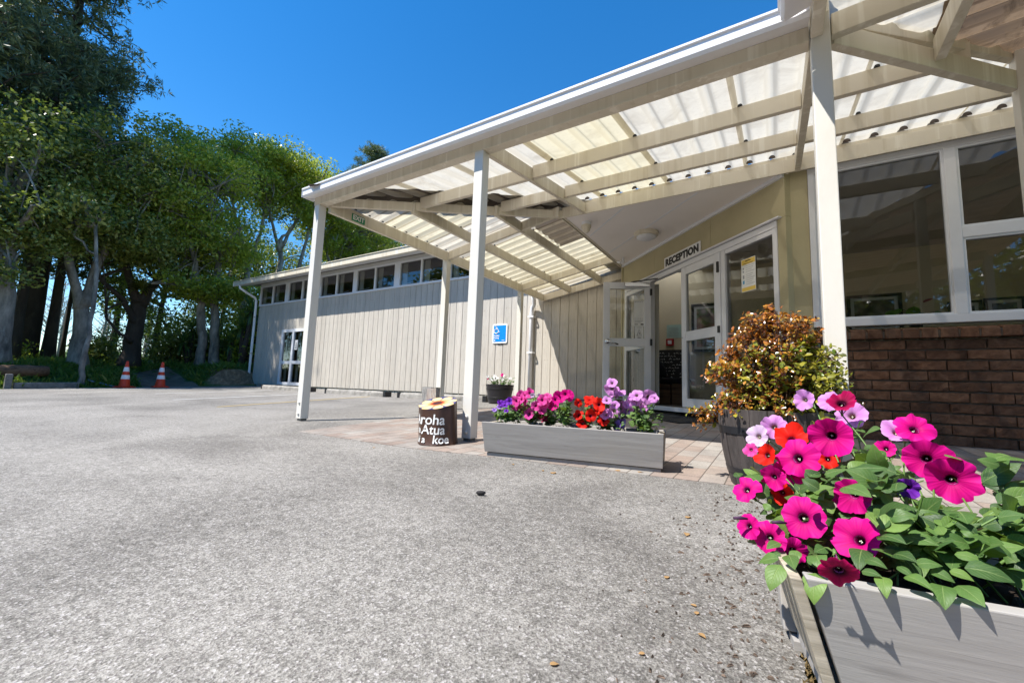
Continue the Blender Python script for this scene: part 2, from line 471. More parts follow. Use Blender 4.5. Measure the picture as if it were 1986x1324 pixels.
M['mortar'] = paint('mortar', (.15, .115, .092), .95, .2, 30.0, bumps=.6)

def cladding_mat():
    t = NT('painted_cladding'); c = t.coords(scale=(1, 1, .06))
    a = t.noise(c, 55, 3, .6); b = t.noise(t.coords(scale=(1, 1, .25)), 2.0, 5, .6); f = t.noise(t.coords(scale=(5.1, 1, .02)), 1.0, 1, .5)
    col = t.ramp(b, [(.3, (.485, .445, .39)), (.7, (.56, .52, .46))])
    col = t.mix(1.0, col, t.ramp(f, [(.35, (.92, .92, .91)), (.65, (1.05, 1.04, 1.03))]), 'MULTIPLY')
    col = t.mix(1.0, col, t.ramp(a, [(.35, (.86, .86, .86)), (.6, (1.03, 1.03, 1.03))]), 'MULTIPLY')
    t.bsdf(col, .65, t.bump(a, .35, .006), spec=.3)
    return t.mat
M['cladding'] = cladding_mat()

def sheet_mat(name, col, trans, clear, dirt, dirt_amt, dscale=1.0, glow=.62, axis=0, rib=.3):
    """weathered translucent corrugated roofing; rib shading painted in as stripes of the dirt colour (axis across the ribs)"""
    off = (21.5, -13.1)      # ribs are laid out from the world origin; parts sit in the canopy's own space
    t = NT(name); c = t.coords()
    n = t.noise(t.coords(scale=(1.0, 1.0, 1.0)), 2.2 * dscale, 6, .7, .6); n2 = t.noise(c, 30, 4, .7)
    k = t.ramp(n, [(.48, (0, 0, 0)), (.70, (dirt_amt,) * 3)])
    k2 = t.ramp(n2, [(.5, (0, 0, 0)), (.8, (dirt_amt * .5,) * 3)])
    kk = t.math('MAXIMUM', k, k2)
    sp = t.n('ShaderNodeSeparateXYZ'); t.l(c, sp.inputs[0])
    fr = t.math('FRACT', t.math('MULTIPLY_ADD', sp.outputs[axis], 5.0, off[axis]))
    line = t.ramp(fr, [(0, (.35, .35, .35)), (.14, (.25, .25, .25)), (.18, (1, 1, 1)), (.27, (.9, .9, .9)), (.33, (0, 0, 0)), (.86, (0, 0, 0)), (.92, (.55, .55, .55)), (1, (.35, .35, .35))])  # painted shading along each rib flank
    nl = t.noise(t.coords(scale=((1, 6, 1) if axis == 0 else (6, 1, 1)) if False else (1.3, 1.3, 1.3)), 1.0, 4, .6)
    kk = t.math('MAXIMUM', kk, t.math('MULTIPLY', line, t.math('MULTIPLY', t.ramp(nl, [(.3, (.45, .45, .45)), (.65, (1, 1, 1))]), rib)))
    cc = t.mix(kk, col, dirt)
    d = t.n('ShaderNodeBsdfPrincipled'); t.l(cc, d.inputs['Base Color']); d.inputs['Roughness'].default_value = .35
    tl = t.n('ShaderNodeBsdfTranslucent'); t.l(t.mix(1.0, cc, (glow,) * 3, 'MULTIPLY'), tl.inputs[0])
    tp = t.n('ShaderNodeBsdfTransparent'); t.l(t.mix(.5, cc, (1, 1, 1)), tp.inputs[0])
    m1 = t.n('ShaderNodeMixShader'); m1.inputs[0].default_value = trans; t.l(d.outputs[0], m1.inputs[1]); t.l(tl.outputs[0], m1.inputs[2])
    m2 = t.n('ShaderNodeMixShader'); m2.inputs[0].default_value = clear; t.l(m1.outputs[0], m2.inputs[1]); t.l(tp.outputs[0], m2.inputs[2])
    t.l(m2.outputs[0], t.out.inputs[0]); return t.mat
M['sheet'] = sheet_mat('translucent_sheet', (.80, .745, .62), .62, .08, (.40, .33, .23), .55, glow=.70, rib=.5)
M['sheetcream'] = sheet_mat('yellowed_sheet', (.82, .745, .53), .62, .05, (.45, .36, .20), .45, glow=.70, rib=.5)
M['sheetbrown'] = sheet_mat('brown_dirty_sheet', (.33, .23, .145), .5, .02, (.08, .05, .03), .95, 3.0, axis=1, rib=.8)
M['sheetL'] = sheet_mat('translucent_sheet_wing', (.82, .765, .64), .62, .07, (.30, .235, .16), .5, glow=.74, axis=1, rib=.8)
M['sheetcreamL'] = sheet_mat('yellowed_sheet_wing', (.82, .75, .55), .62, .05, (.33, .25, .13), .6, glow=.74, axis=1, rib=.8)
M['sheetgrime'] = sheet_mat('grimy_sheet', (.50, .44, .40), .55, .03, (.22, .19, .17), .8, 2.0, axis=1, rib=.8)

def ground_mat():
    t = NT('soil_and_turf'); c = t.coords()
    n = t.noise(c, .8, 6, .65, .4); n2 = t.noise(c, 9, 5, .7)
    g = t.n('ShaderNodeNewGeometry'); s = t.n('ShaderNodeSeparateXYZ'); t.l(g.outputs['Normal'], s.inputs[0])
    turf = t.ramp(n2, [(.3, (.030, .055, .012)), (.6, (.075, .12, .028)), (.8, (.13, .14, .05))])
    soil = t.ramp(n2, [(.3, (.09, .062, .04)), (.55, (.23, .16, .10)), (.8, (.40, .30, .20))])
    steep = t.ramp(t.math('MULTIPLY_ADD', n, .25, s.outputs[2]), [(.93, (0, 0, 0)), (1.03, (1, 1, 1))])
    t.bsdf(t.mix(steep, soil, turf), .95, t.bump(n2, .8, .05), spec=.1)
    return t.mat
M['ground'] = ground_mat()
M['stoptimber'] = paint('stop_timber', (.33, .31, .28), .9, .25, 7.0, dirt=(.10, .09, .08), dirt_amt=.8, bumps=.6)
M['trackdirt'] = paint('track_gravel', (.15, .115, .085), .95, .25, 3.0, dirt=(.07, .055, .042), dirt_amt=.8, bumps=.8)

# ------------------------------------------------------------------ the setting: ground, car park, paving, lines
def hfun(X, Y):
    base = gz(X, min(Y, 9.0) if Y > -3 else Y)
    if X > -15.45: return base - 0.065
    d = -15.45 - X
    wob = .06 * math.sin(1.7 * X + 2.3 * Y) + .05 * math.sin(3.9 * Y - 1.1 * X) + .03 * math.sin(9.1 * Y + 5 * X)
    bank = .55 * (1 - math.exp(-d / 1.0)) + .025 * min(d, 40)
    if Y > 6.4:                                                   # the cut bank beside the hall
        k = min(1, (Y - 6.4) / .5); bank = lerp(bank, .62 * min(1, max(0, d - .1) / .45) + .02 * d, k)
    tr = math.exp(-((Y - 5.45 - .06 * d) / .85) ** 2) * max(0, 1 - d / 5.0)   # the track between the cones
    bank *= 1 - .93 * tr
    k = min(1, d / .5)
    return base - .065 + k * .03 + bank + wob * min(1, d / 1.2) * (1 - .7 * tr)
xs = [-700, -300, -150, -90, -60, -45, -37, -32] + list(np.arange(-30, -15.5, .22)) + [-15.46, -15.44, -10, 0, 10, 40, 200, 700]
ys = [-700, -250, -80, -20, -8, -3] + list(np.arange(-1.6, 13, .24)) + [14, 16, 19, 23, 30, 60, 200, 700]
g = MB(); g.grid([[(x, y, hfun(x, y)) for y in ys] for x in xs])
tag(g.build('ground', M['ground'], smooth=True), kind='structure')

def on_plane(pts, dz): return [(x, y, gz(x, y) + dz) for x, y in pts]
# car park slab: its east edge is a broken edge beside the planter
rr = random.Random(3)
edge = []
y = 2.5
while y > -6:
    edge.append((.027 + rr.uniform(-.010, .007) + .006 * math.sin(9 * y), y)); y -= rr.uniform(.012, .035) if y > .3 else .2
poly = [(-15.45, -20), (-15.45 + .1, 2.0), (-15.38, 3.2), (-15.46, 4.4), (-15.42, 6.2), (-15.5, 7.75), (.027, 7.75)] + edge + [(.02, -20)]
cp = MB(); cp.prism(on_plane(poly, -.075), (0, 0, .075))
tag(cp.build('car_park', M['asphalt']), kind='structure')
pav = [(-3.52, 2.17), (-2.2, 2.16), (-1.5, 2.25), (.015, 2.375), (.06, 2.36), (.06, 1.27), (.11, 1.26), (.11, -6), (5, -6), (5, 4.95), (.1, 4.95), (-2.3, 7.35), (-2.3, 7.76), (-3.95, 7.76), (-3.62, 3.4)]
pv = MB(); pv.prism(on_plane(pav, -.05), (0, 0, .054))
tag(pv.build('brick_paving', M['pavers']), kind='structure')
tk = MB()
tk.grid([[(x, yy, hfun(x, yy) + .012) for yy in np.linspace(4.75 + .06 * (-15.45 - x), 6.15 + .06 * (-15.45 - x), 9)] for x in np.arange(-15.47, -19.5, -.22)])
tag(tk.build('dirt_track', M['trackdirt'], smooth=True), kind='structure')

def floor_line(name, a, b, wd, m):
    q = MB(); d = (Vector(b) - Vector(a)).normalized(); n = Vector((-d.y, d.x)) * wd / 2
    p = [Vector(a) + n, Vector(a) - n, Vector(b) - n, Vector(b) + n]
    q.add([(v.x, v.y, gz(v.x, v.y) + .004) for v in p], [(0, 1, 2, 3)])
    tag(q.build(name, m), kind='structure')
floor_line('parking_line', (-8.75, 3.1), (-9.3, 6.1), .09, M['linewhite'])
floor_line('parking_line', (-6.7, 2.9), (-7.5, 6.2), .05, M['lineyellow'])
floor_line('parking_line', (-11.1, 3.6), (-11.6, 6.3), .09, M['linewhite'])
floor_line('parking_line', (-13.4, 4.0), (-13.7, 6.4), .09, M['linewhite'])

# far side of the fields, only glimpsed between the trunks
hl = MB()
hl.grid([[(x, y, 1.0 + k * (2.2 + 1.2 * math.sin(y * .05) + .6 * math.sin(y * .17))) for y in range(-60, 121, 6)] for x, k in ((-95, 0), (-120, 1), (-180, 1.6))])
tag(hl.build('hills', M['ground'], smooth=True), kind='structure')

# ------------------------------------------------------------------ the long clad hall at the back
HY = 7.85
hall = thing('hall_building', 'long beige hall with vertical board cladding and a strip of high windows', 'building', (-15.8, HY, -.24))
c = MB(); X0, X1 = -15.8, -2.3; pitch = .2; n = int((X1 - X0) / pitch)
prof = []
for i in range(n):
    x = X0 + i * pitch; j = random.uniform(-.002, .002)
    prof += [(x + .001, HY + .012), (x + .009, HY + .012), (x + .012, HY + j), (x + pitch - .004, HY + j), (x + pitch, HY + .012)]
door_x0, door_x1 = -14.14, -12.78
z0, z1 = -.165, 2.6
P = [[(x, y, z) for z in (z0, z1)] for x, y in prof]
Pa = [p for p in P if p[0][0] <= door_x0]; Pb = [p for p in P if p[0][0] >= door_x1]
c.grid(Pa); c.grid(Pb)
Pm = [[(p[0][0], p[0][1], z) for z in (1.70, z1)] for p in P if door_x0 - .2 <= p[0][0] <= door_x1 + .2]
c.grid(Pm)
c.add([(-15.8, HY, z0), (-15.8, HY + 9, z0), (-15.8, HY + 9, 3.4), (-15.8, HY, 3.4)], [(0, 1, 2, 3)])
c.box(X0 + .01, door_x0, HY + .02, HY + .1, z0, z1); c.box(door_x1, X1, HY + .02, HY + .1, z0, z1); c.box(door_x0, door_x1, HY + .02, HY + .1, 1.72, z1)
q = MB(); q.box(X0, X1, HY + .03, HY + .12, -.6, z0 - .003); q.build('foundation', M['concrete'], hall)
for i in range(n):
    c.box(X0 + i * pitch - .012, X0 + i * pitch + .016, HY - .004, HY + .02, z0 - .02, z0 + .0, 1)
for i in range(n):
    x = X0 + i * pitch + .1
    for z in (.05, .62, 1.2, 1.78, 2.35):
        if door_x0 - .1 < x < door_x1 + .1 and z < 1.75: continue
        zz = z + random.uniform(-.012, .012)
        c.box(x - .035, x - .030, HY - .004, HY + .002, zz, zz + .006, 2); c.box(x + .03, x + .035, HY - .004, HY + .002, zz, zz + .006, 2)
c.build('cladding', [M['cladding'], M['oldconcrete'], M['twig']], hall)
# boards over the windows, eave, roof
q = MB(); q.box(X0, X1, HY - .012, HY + .09, 3.345, 3.47); q.box(X0, X1, HY - .018, HY + .09, 3.473, 3.62)
q.build('fascia_boards', M['fascia'], hall)
RX0, RX1, RY = -16.35, -2.36, 7.17
q = MB()
q.hexa([(RX0, RY + .02, 3.30), (RX1, RY + .02, 3.30), (RX1, HY + 5.5, 4.5), (RX0, HY + 5.5, 4.5), (RX0, RY + .02, 3.335), (RX1, RY + .02, 3.335), (RX1, HY + 5.5, 4.56), (RX0, HY + 5.5, 4.56)])
q.build('roof', M['oldconcrete'], hall)
q = MB(); q.hexa([(RX0 + .06, RY + .06, 3.262), (RX1, RY + .06, 3.262), (RX1, HY - .01, 3.44), (RX0 + .06, HY - .01, 3.44), (RX0 + .06, RY + .06, 3.29), (RX1, RY + .06, 3.29), (RX1, HY - .01, 3.47), (RX0 + .06, HY - .01, 3.47)])
q.build('eave_soffit', M['white'], hall)
q = MB(); q.box(RX0, RX1, RY, RY + .055, 3.26, 3.40)
q.hexa([(RX0, RY, 3.402), (RX1, RY, 3.402), (RX1, RY - .022, 3.402), (RX0, RY - .022, 3.402), (RX0, RY, 3.425), (RX1, RY, 3.425), (RX1, RY - .022, 3.425), (RX0, RY - .022, 3.425)])
q.box(RX0 - .012, RX0, RY - .02, RY + .06, 3.25, 3.42)
q.build('gutter', M['cream'], hall, bevel=.006)
q = MB(); xx = -15.93
q.tube([(-15.98, RY + .04, 3.26), (-15.98, RY + .05, 3.17), (-15.95, RY + .25, 3.06), (xx, HY - .12, 2.92), (xx, HY - .07, 2.82), (xx, HY - .06, 0), (xx, HY - .06, -.24)], .04, 10)
d = q.build('downpipe', M['gutter'], hall, smooth=True)
for z in (.2, .9, 2.2):
    q = MB(); q.box(xx - .05, xx + .09, HY - .105, HY - .095, z, z + .03); q.build('pipe_bracket', M['steel'], d)

def hall_window(x0, x1, za, zb, nx, nz=1, split=None, name='window', lead=True, fr=.055, sashd=.04):
    """one framed unit in the hall wall, panes and curtain inside"""
    f = MB(); y0, y1 = HY - .03, HY + .05
    f.box(x0, x1, y0, y1, za, za + fr); f.box(x0, x1, y0, y1, zb - fr, zb)
    cols = [lerp(x0, x1, k / nx) for k in range(nx + 1)]
    for k, xc in enumerate(cols):
        a = xc if k == 0 else xc - fr / 2 if k < nx else xc - fr
        f.box(a, a + fr, y0 + .002, y1 - .002, za + fr, zb - fr)
    rows = [za + fr, zb - fr] if not split else [za + fr, split - .05, split + .05, zb - fr]
    if split:
        for k in range(nx):
            f.box(cols[k] + (fr if k == 0 else fr / 2), cols[k + 1] - (fr if k == nx - 1 else fr / 2), y0 + .004, y1 - .004, split - .05, split + .05)
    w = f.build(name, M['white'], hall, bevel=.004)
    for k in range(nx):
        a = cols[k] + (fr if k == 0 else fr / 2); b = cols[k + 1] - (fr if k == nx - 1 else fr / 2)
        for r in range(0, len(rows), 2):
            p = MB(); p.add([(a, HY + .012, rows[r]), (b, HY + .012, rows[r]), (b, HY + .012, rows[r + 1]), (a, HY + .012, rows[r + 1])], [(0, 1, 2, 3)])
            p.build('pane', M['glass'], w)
            if lead:
                s = MB(); s.box(a - .02, a + .16, HY + .09, HY + .11, rows[r], rows[r + 1]); s.build('curtain', M['curtain'], w)
                s = MB(); s.tube([(a + .05, HY + .03, rows[r] + .03), (a + .3, HY + .12, rows[r] + .09), (a + .4, HY + .12, rows[r] + .09)], .008, 5)
                s.build('window_stay', M['white'], w)
    return w
for x in (-15.8, -14.02, -12.22, -10.47, -8.67, -6.87, -5.07):
    hall_window(x, x + 1.69, 2.603, 3.34, 2)
q = MB()
for x in (-14.02, -12.22, -10.47, -8.67, -6.87, -5.07): q.box(x - .108, x - .003, HY - .025, HY + .05, 2.605, 3.338)
q.build('mullion_boards', M['white'], hall)
dr = hall_window(door_x0, door_x1, -.158, 1.69, 2, split=.585, name='double_door', lead=False, fr=.10)
q = MB(); q.box(door_x0 + .02, door_x0 + .16, HY + .14, HY + .16, -.1, 1.65); q.box(-13.43, -13.3, HY + .14, HY + .16, -.1, 1.65); q.build('curtain', M['curtain'], dr)
# dim room behind the glass
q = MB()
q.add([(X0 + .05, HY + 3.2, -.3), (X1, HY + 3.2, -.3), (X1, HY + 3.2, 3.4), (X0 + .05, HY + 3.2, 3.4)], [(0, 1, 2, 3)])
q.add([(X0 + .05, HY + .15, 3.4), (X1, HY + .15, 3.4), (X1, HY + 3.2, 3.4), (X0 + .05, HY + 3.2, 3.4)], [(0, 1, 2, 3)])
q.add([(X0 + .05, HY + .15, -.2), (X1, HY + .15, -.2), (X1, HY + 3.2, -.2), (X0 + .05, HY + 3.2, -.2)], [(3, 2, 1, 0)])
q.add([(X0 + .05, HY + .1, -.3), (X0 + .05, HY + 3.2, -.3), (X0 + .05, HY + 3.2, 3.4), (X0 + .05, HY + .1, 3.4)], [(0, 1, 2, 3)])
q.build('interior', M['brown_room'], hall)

hn = thing('door_notice', 'small white notice taped inside the glass of the far white double door', 'notice', (-13.28, HY + .005, 1.2))
q = MB(); q.box(-13.36, -13.2, HY + .004, HY + .008, 1.0, 1.32); q.build('sheet', M['paper'], hn)
q = MB()
q.tube([(-13.30, HY + .002, 1.12), (-13.28, HY + .002, 1.25), (-13.25, HY + .002, 1.12), (-13.30, HY + .002, 1.12)], .006, 5)
for z in (1.04, 1.07): q.box(-13.33, -13.23, HY + .0, HY + .003, z, z + .014)
q.build('printing', M['ink'], hn)

# parking sign on the cladding
ps = thing('parking_sign', 'blue accessible parking sign with a white border fixed to the beige cladding', 'sign', (-5.27, HY - .02, 1.0))
def rounded(cx, cz, w, h, r, y, n=6):
    pts = []
    for sx, sz, a0 in ((1, 1, 0), (-1, 1, 90), (-1, -1, 180), (1, -1, 270)):
        for k in range(n + 1):
            a = math.radians(a0 + 90 * k / n); pts.append((cx + sx * (w / 2 - r) + r * math.cos(a), y, cz + sz * (h / 2 - r) + r * math.sin(a)))
    return pts
sx, sz, sw, sh = -5.275, 1.215, .40, .44
q = MB(); q.prism(rounded(sx, sz, sw, sh, .035, HY - .022), (0, .012, 0)); q.build('plate', M['signwhite'], ps)
q = MB(); q.prism(rounded(sx, sz, sw - .07, sh - .07, .008, HY - .0245), (0, .002, 0)); q.build('face', M['signblue'], ps)
q = MB(); yy = HY - .027
cx, cz = sx - .095, sz + .075
q.tube([(cx + .052 * math.cos(a), yy, cz - .02 + .052 * math.sin(a)) for a in np.linspace(math.radians(115), math.radians(345), 14)], .011, 6)
q.tube([(cx - .005, yy, cz + .085), (cx - .0, yy, cz + .025), (cx + .045, yy, cz + .02), (cx + .075, yy, cz - .045), (cx + .095, yy, cz - .04)], .010, 6)
q.tube([(cx - .0, yy, cz + .055), (cx + .04, yy, cz + .052)], .008, 6)
q.lathe([(0, -.016), (.012, -.01), (.016, 0), (.012, .01), (0, .016)], (cx - .006, yy, cz + .108), 8)
q.box(sx - .15, sx - .115, yy - .001, yy + .002, sz - .165, sz - .14); q.box(sx + .06, sx + .13, yy - .001, yy + .002, sz - .16, sz - .15)
q.build('wheelchair_symbol', M['signwhite'], ps)
for k, wd in enumerate(('Mobility', 'Parking')):
    lettering('lettering', wd, .046, M['signwhite'], ps, (sx - .155, yy, sz - .05 - .048 * k), (1, 0, 0), (0, 0, 1), .0015, align='LEFT')
q = MB(); q.box(sx - .06, sx + .08, HY - .02, HY - .002, sz - sh / 2 - .02, sz - sh / 2); q.build('bracket', M['black'], ps)

# timber wheel stops along the hall
for (a, b, lb) in (((-12.75, 6.72), (-10.2, 6.55), 'rough grey timber wheel stop below the white double door'),
                   ((-9.3, 6.45), (-7.2, 6.37), 'rough grey timber wheel stop by the blank middle of the beige wall'),
                   ((-6.75, 6.42), (-4.7, 6.55), 'rough grey timber wheel stop behind the painted log seat')):
    s = thing('wheel_stop', lb, 'wheel stop', (*a, gz(*a)), 'wheel stops along the hall')
    q = MB(); za, zb = gz(*a) - .01, gz(*b) - .01; A = Vector((*a, za)); B = Vector((*b, zb)); steps = 14
    dv = (B - A); nn = Vector((-dv.y, dv.x, 0)).normalized()
    P = []
    for k in range(steps + 1):
        c0 = A + dv * (k / steps); j = random.uniform(-.008, .008)
        P.append([c0 - nn * .085, c0 - nn * (.083 + j) + V(0, 0, .085 + j), c0 - nn * .06 + V(0, 0, .12 + j), c0 + nn * .07 + V(0, 0, .12 - j), c0 + nn * .085 + V(0, 0, .0)])
    q.grid(P); q.build('timber', M['stoptimber'], s)
    e = dv.normalized() * .075
    for p_, r_ in ((B, B + e), (A - e, A)):
        q = MB(); q.beam(p_, r_, .17, .125); q.build('end_cap', M['black'], s)

# ------------------------------------------------------------------ the reception building with its angled entrance
rec = thing('reception_building', 'olive and brick reception building with an angled glazed entrance', 'building', (-2.289, 7.233, -.26))
S2 = math.sqrt(.5)
def E(u, o, z): return V(-2.289 + (u - o) * S2, 7.233 - (u + o) * S2, z)
def ebox(mb, u0, u1, o0, o1, z0, z1, mi=0):
    mb.hexa([E(u0, o1, z0), E(u1, o1, z0), E(u1, o0, z0), E(u0, o0, z0), E(u0, o1, z1), E(u1, o1, z1), E(u1, o0, z1), E(u0, o0, z1)], mi)
UD = 3.396
q = MB()
ebox(q, 0, UD, -.12, 0, 1.80, 2.30); ebox(q, 0, .098, -.12, 0, -.32, 1.797); ebox(q, 3.298, UD, -.12, 0, -.32, 1.797)
q.box(.115, .304, 4.88, 5.0, .632, 2.30)
q.add([(-2.292, 7.233, -.32), (-2.292, 7.85, -.32), (-2.292, 7.85, 2.4), (-2.292, 7.233, 2.4)], [(0, 1, 2, 3)])
q.build('plaster_wall', M['olive'], rec)
q = MB()
for u in (1.02, 2.30): ebox(q, u, u + .006, 0, .0025, 1.83, 2.235)
ebox(q, -.012, .03, .002, .016, -.3, 2.238)
q.build('wall_joint', M['olive'], rec)
# soffit of the porch
q = MB(); q.prism([(-2.289, 4.84, 2.242), (.15, 4.84, 2.242), (.15, 5.0, 2.242), (-2.17, 7.4, 2.242), (-2.289, 7.4, 2.242)], (0, 0, .02)); so = q.build('porch_soffit', M['soffit'], rec)
q = MB()
for a, b in (((-2.246, 5.587), (-1.532, 4.875)), ((-2.246, 6.43), (-.70, 4.875))):
    q = MB(); q.beam((*a, 2.2375), (*b, 2.2375), .022, .004); q.build('cover_strip', M['white'], so)
q = MB(); ebox(q, .02, UD, .0, .03, 2.205, 2.2415); q.build('soffit_trim', M['white'], so)
# fascia round the porch
q = MB(); q.box(-2.33, 4.2, 4.80, 4.838, 2.238, 2.37); q.box(-2.33, -2.292, 4.84, 7.84, 2.238, 2.37); fa = q.build('fascia', M['cream'], rec, bevel=.004)
q = MB(); q.box(-2.2, 4.2, 4.845, 4.86, 2.371, 2.422); q.build('eave_filler', M['cream'], fa)
q = MB(); q.box(-2.335, 4.2, 4.79, 4.799, 2.225, 2.25); q.box(-2.342, -2.332, 4.79, 7.8, 2.225, 2.25); q.box(.0, 4.2, 4.84, 4.872, 2.252, 2.30); q.build('fascia_trim', M['cream'], fa)
q = MB(); q.prism([(-2.28, 7.28, 2.42), (.10, 4.9, 2.42), (5.5, 4.9, 2.42), (5.5, 7.28, 2.42)], (0, 0, .08)); q.box(-1.15, 5.5, 7.282, 8.248, 2.42, 2.5); q.box(-2.7, -2.283, 6.9, 12, 2.42, 2.5); q.box(-2.28, 5.5, 8.25, 12, 2.42, 2.5); ro = q.build('roof', M['oldconcrete'], rec)  # opening left for the added rooflight; left strip stops stray sun
for a_, b_ in ((-2.5, -1.0),):
    q = MB(); q.add([(a_, 7.1, 2.503), (b_, 7.1, 2.503), (b_, 8.5, 2.503), (a_, 8.5, 2.503)], [(0, 1, 2, 3)]); q.build('added_skylight', M['opal'], ro)  # added diffusing rooflight, there to brighten the room below
# entrance joinery
fr = MB()
ebox(fr, .10, 3.296, -.07, .012, 1.722, 1.79); ebox(fr, .864, .926, -.07, .010, -.20, 1.72); ebox(fr, 2.484, 2.552, -.07, .010, -.2, 1.72); ebox(fr, 3.238, 3.296, -.07, .010, -.2, 1.72)
ebox(fr, .10, 3.296, -.09, .05, -.235, -.178); ebox(fr, .10, .165, -.07, .010, -.2, 1.72); ebox(fr, .167, .862, -.055, .006, -.17, -.06); ebox(fr, .167, .862, -.055, .006, .70, .79); ebox(fr, .167, .862, -.055, .006, 1.65, 1.718)
ebox(fr, 2.554, 3.236, -.055, .006, -.17, -.06); ebox(fr, 2.554, 3.236, -.055, .006, 1.668, 1.718)
ef = fr.build('entrance_frame', M['alu'], rec, bevel=.004)
for za, zb in ((-.06, .70), (.79, 1.65)):
    q = MB(); q.add([E(.165, -.02, za), E(.864, -.02, za), E(.864, -.02, zb), E(.165, -.02, zb)], [(0, 1, 2, 3)]); q.build('pane', M['clearglass'], ef)
q = MB(); q.grid([[E(.15 + .72 * k / 90, -.16 + .022 * math.sin(k * .9) + .008 * math.sin(k * 2.3), z) for z in (-.15, .8, 1.72)] for k in range(91)]); q.build('curtain', M['curtain'], ef, smooth=True)
q = MB(); ebox(q, .06, 3.35, .0, .045, 1.797, 1.812); q.build('head_flashing', M['alu'], ef)
q = MB(); q.add([E(2.552, -.02, -.06), E(3.238, -.02, -.06), E(3.238, -.02, 1.67), E(2.552, -.02, 1.67)], [(0, 1, 2, 3)]); q.build('pane', M['glass'], ef)
def leaf(name, P, w, label=None):
    """P(s, o, z): s along the leaf from hinge, o outward"""
    def lb(mb, a, b, o0, o1, za, zb): mb.hexa([P(a, o1, za), P(b, o1, za), P(b, o0, za), P(a, o0, za), P(a, o1, zb), P(b, o1, zb), P(b, o0, zb), P(a, o0, zb)])
    d = MB(); st = .088
    lb(d, 0, st, -.022, .022, -.165, 1.715); lb(d, w - st, w, -.022, .022, -.165, 1.715)
    lb(d, st, w - st, -.02, .02, 1.62, 1.713); lb(d, st, w - st, -.02, .02, .715, .815); lb(d, st, w - st, -.02, .02, -.163, -.065)
    o = d.build(name, M['alu'], rec, bevel=.004)
    for za, zb in ((-.065, .715), (.815, 1.62)):
        g = MB(); g.add([P(st, 0, za), P(w - st, 0, za), P(w - st, 0, zb), P(st, 0, zb)], [(0, 1, 2, 3)]); g.build('pane', M['clearglass'], o)
        g = MB()
        for a, b, c, dd in ((st, st + .012, za, zb), (w - st - .012, w - st, za, zb), (st + .012, w - st - .012, za, za + .012), (st + .012, w - st - .012, zb - .012, zb)): lb(g, a, b, -.0225, .0225, c, dd)
        g.build('glazing_bead', M['white'], o)
    return o, lb
l1, lb1 = leaf('door', lambda s, o, z: E(1.727 + s, o, z), .752)
q = MB(); lb1(q, .02, .035, .022, .03, .745, .76); q.build('lock', M['steel'], l1)
q = MB(); lb1(q, .715, .742, .022, .04, 1.47, 1.60); lb1(q, .715, .742, .022, .04, .74, .82); q.build('hinge', M['black'], l1)
H0 = V(-1.628, 6.566, 0); HT = V(-.9135, -.4068, 0); HN = V(.4068, -.9135, 0)
PO = lambda s, o, z: H0 + HT * s + HN * o + V(0, 0, z)
l2, lb2 = leaf('door', PO, .722)
l2['label'] = 'open door leaf swung out with papers stuck inside its glass'
q = MB(); lb2(q, .02, .40, .0225, .068, 1.635, 1.70); q.build('door_closer', M['steel'], l2, bevel=.006)
q = MB(); q.tube([PO(.30, .05, 1.706), PO(.12, .13, 1.712), E(1.20, .05, 1.705)], .010, 6); q.build('closer_arm', M['black'], l2)
q = MB(); lb2(q, -.012, .02, .0225, .05, 1.5, 1.60); lb2(q, -.012, .02, .0225, .05, .72, .82); q.build('hinge', M['black'], l2)
q = MB(); q.tube([PO(.655, .022, .775), PO(.655, .06, .775), PO(.63, .07, .77), PO(.52, .068, .735)], [.022, .02, .014, .010], 8); q.tube([PO(.66, .02, .775), PO(.66, .034, .775)], .036, 12); q.build('handle', M['steel'], l2, smooth=True)
q = MB(); q.tube([PO(.54, .068, .742), PO(.495, .067, .726)], .011, 8); q.build('handle_tip', M['black'], l2)

def paper(name, label, cat, P, w, h, origin, mat, group=None):
    """sheet of paper: P(a, d, b) with a across, d outward, b up"""
    t = thing(name, label, cat, origin, group)
    q = MB(); q.hexa([P(0, .001, 0), P(w, .001, 0), P(w, 0, 0), P(0, 0, 0), P(0, .001, h), P(w, .001, h), P(w, 0, h), P(0, 0, h)]); q.build('sheet', mat, t)
    def mark(part, mat, rects, d=.0016):
        q = MB()
        for a, b, c, e in rects: q.add([P(a, d, b), P(c, d, b), P(c, d, e), P(a, d, e)], [(0, 1, 2, 3)])
        return q.build(part, mat, t)
    return t, mark
# papers on the open leaf (the square code on the upper one is left out)
PP = lambda s0, z0: (lambda a, d, b: PO(s0 - a, .006 + d, z0 + b))
t, mk = paper('poster', 'tall white poster inside the upper glass of the open door leaf', 'poster', PP(.255, 1.02), .155, .40, PO(.18, .006, 1.02), M['paper'])
mk('printing', M['greyink'], [(.012, .085, .14, .093), (.012, .07, .12, .076), (.012, .055, .10, .061)] + [(.012 + .026 * k, .375, .026 + .026 * k, .385) for k in range(5)] + [(.012 + .026 * k, .115, .026 + .026 * k, .125) for k in range(5)])
mk('printed_badge', M['ink'], [(.10, .02, .143, .04), (.012, .024, .06, .034)])
t, mk = paper('hazard_notice', 'small white hazard notice below the poster on the open door leaf', 'notice', PP(.240, .825), .125, .19, PO(.18, .006, .825), M['paper'])
mk('printing', M['greyink'], [(.025, .172, .10, .177)]); mk('warning_words', M['ink'], [(.04, .012, .058, .024), (.064, .012, .085, .024)])
q = MB(); PX = PP(.240, .825); q.tube([PX(.03, .002, .05), PX(.0625, .002, .15), PX(.095, .002, .05), PX(.03, .002, .05)], .0035, 5); q.tube([PX(.058, .002, .10), PX(.068, .002, .08), PX(.06, .002, .07)], .005, 5); q.build('warning_triangle', M['ink'], t)
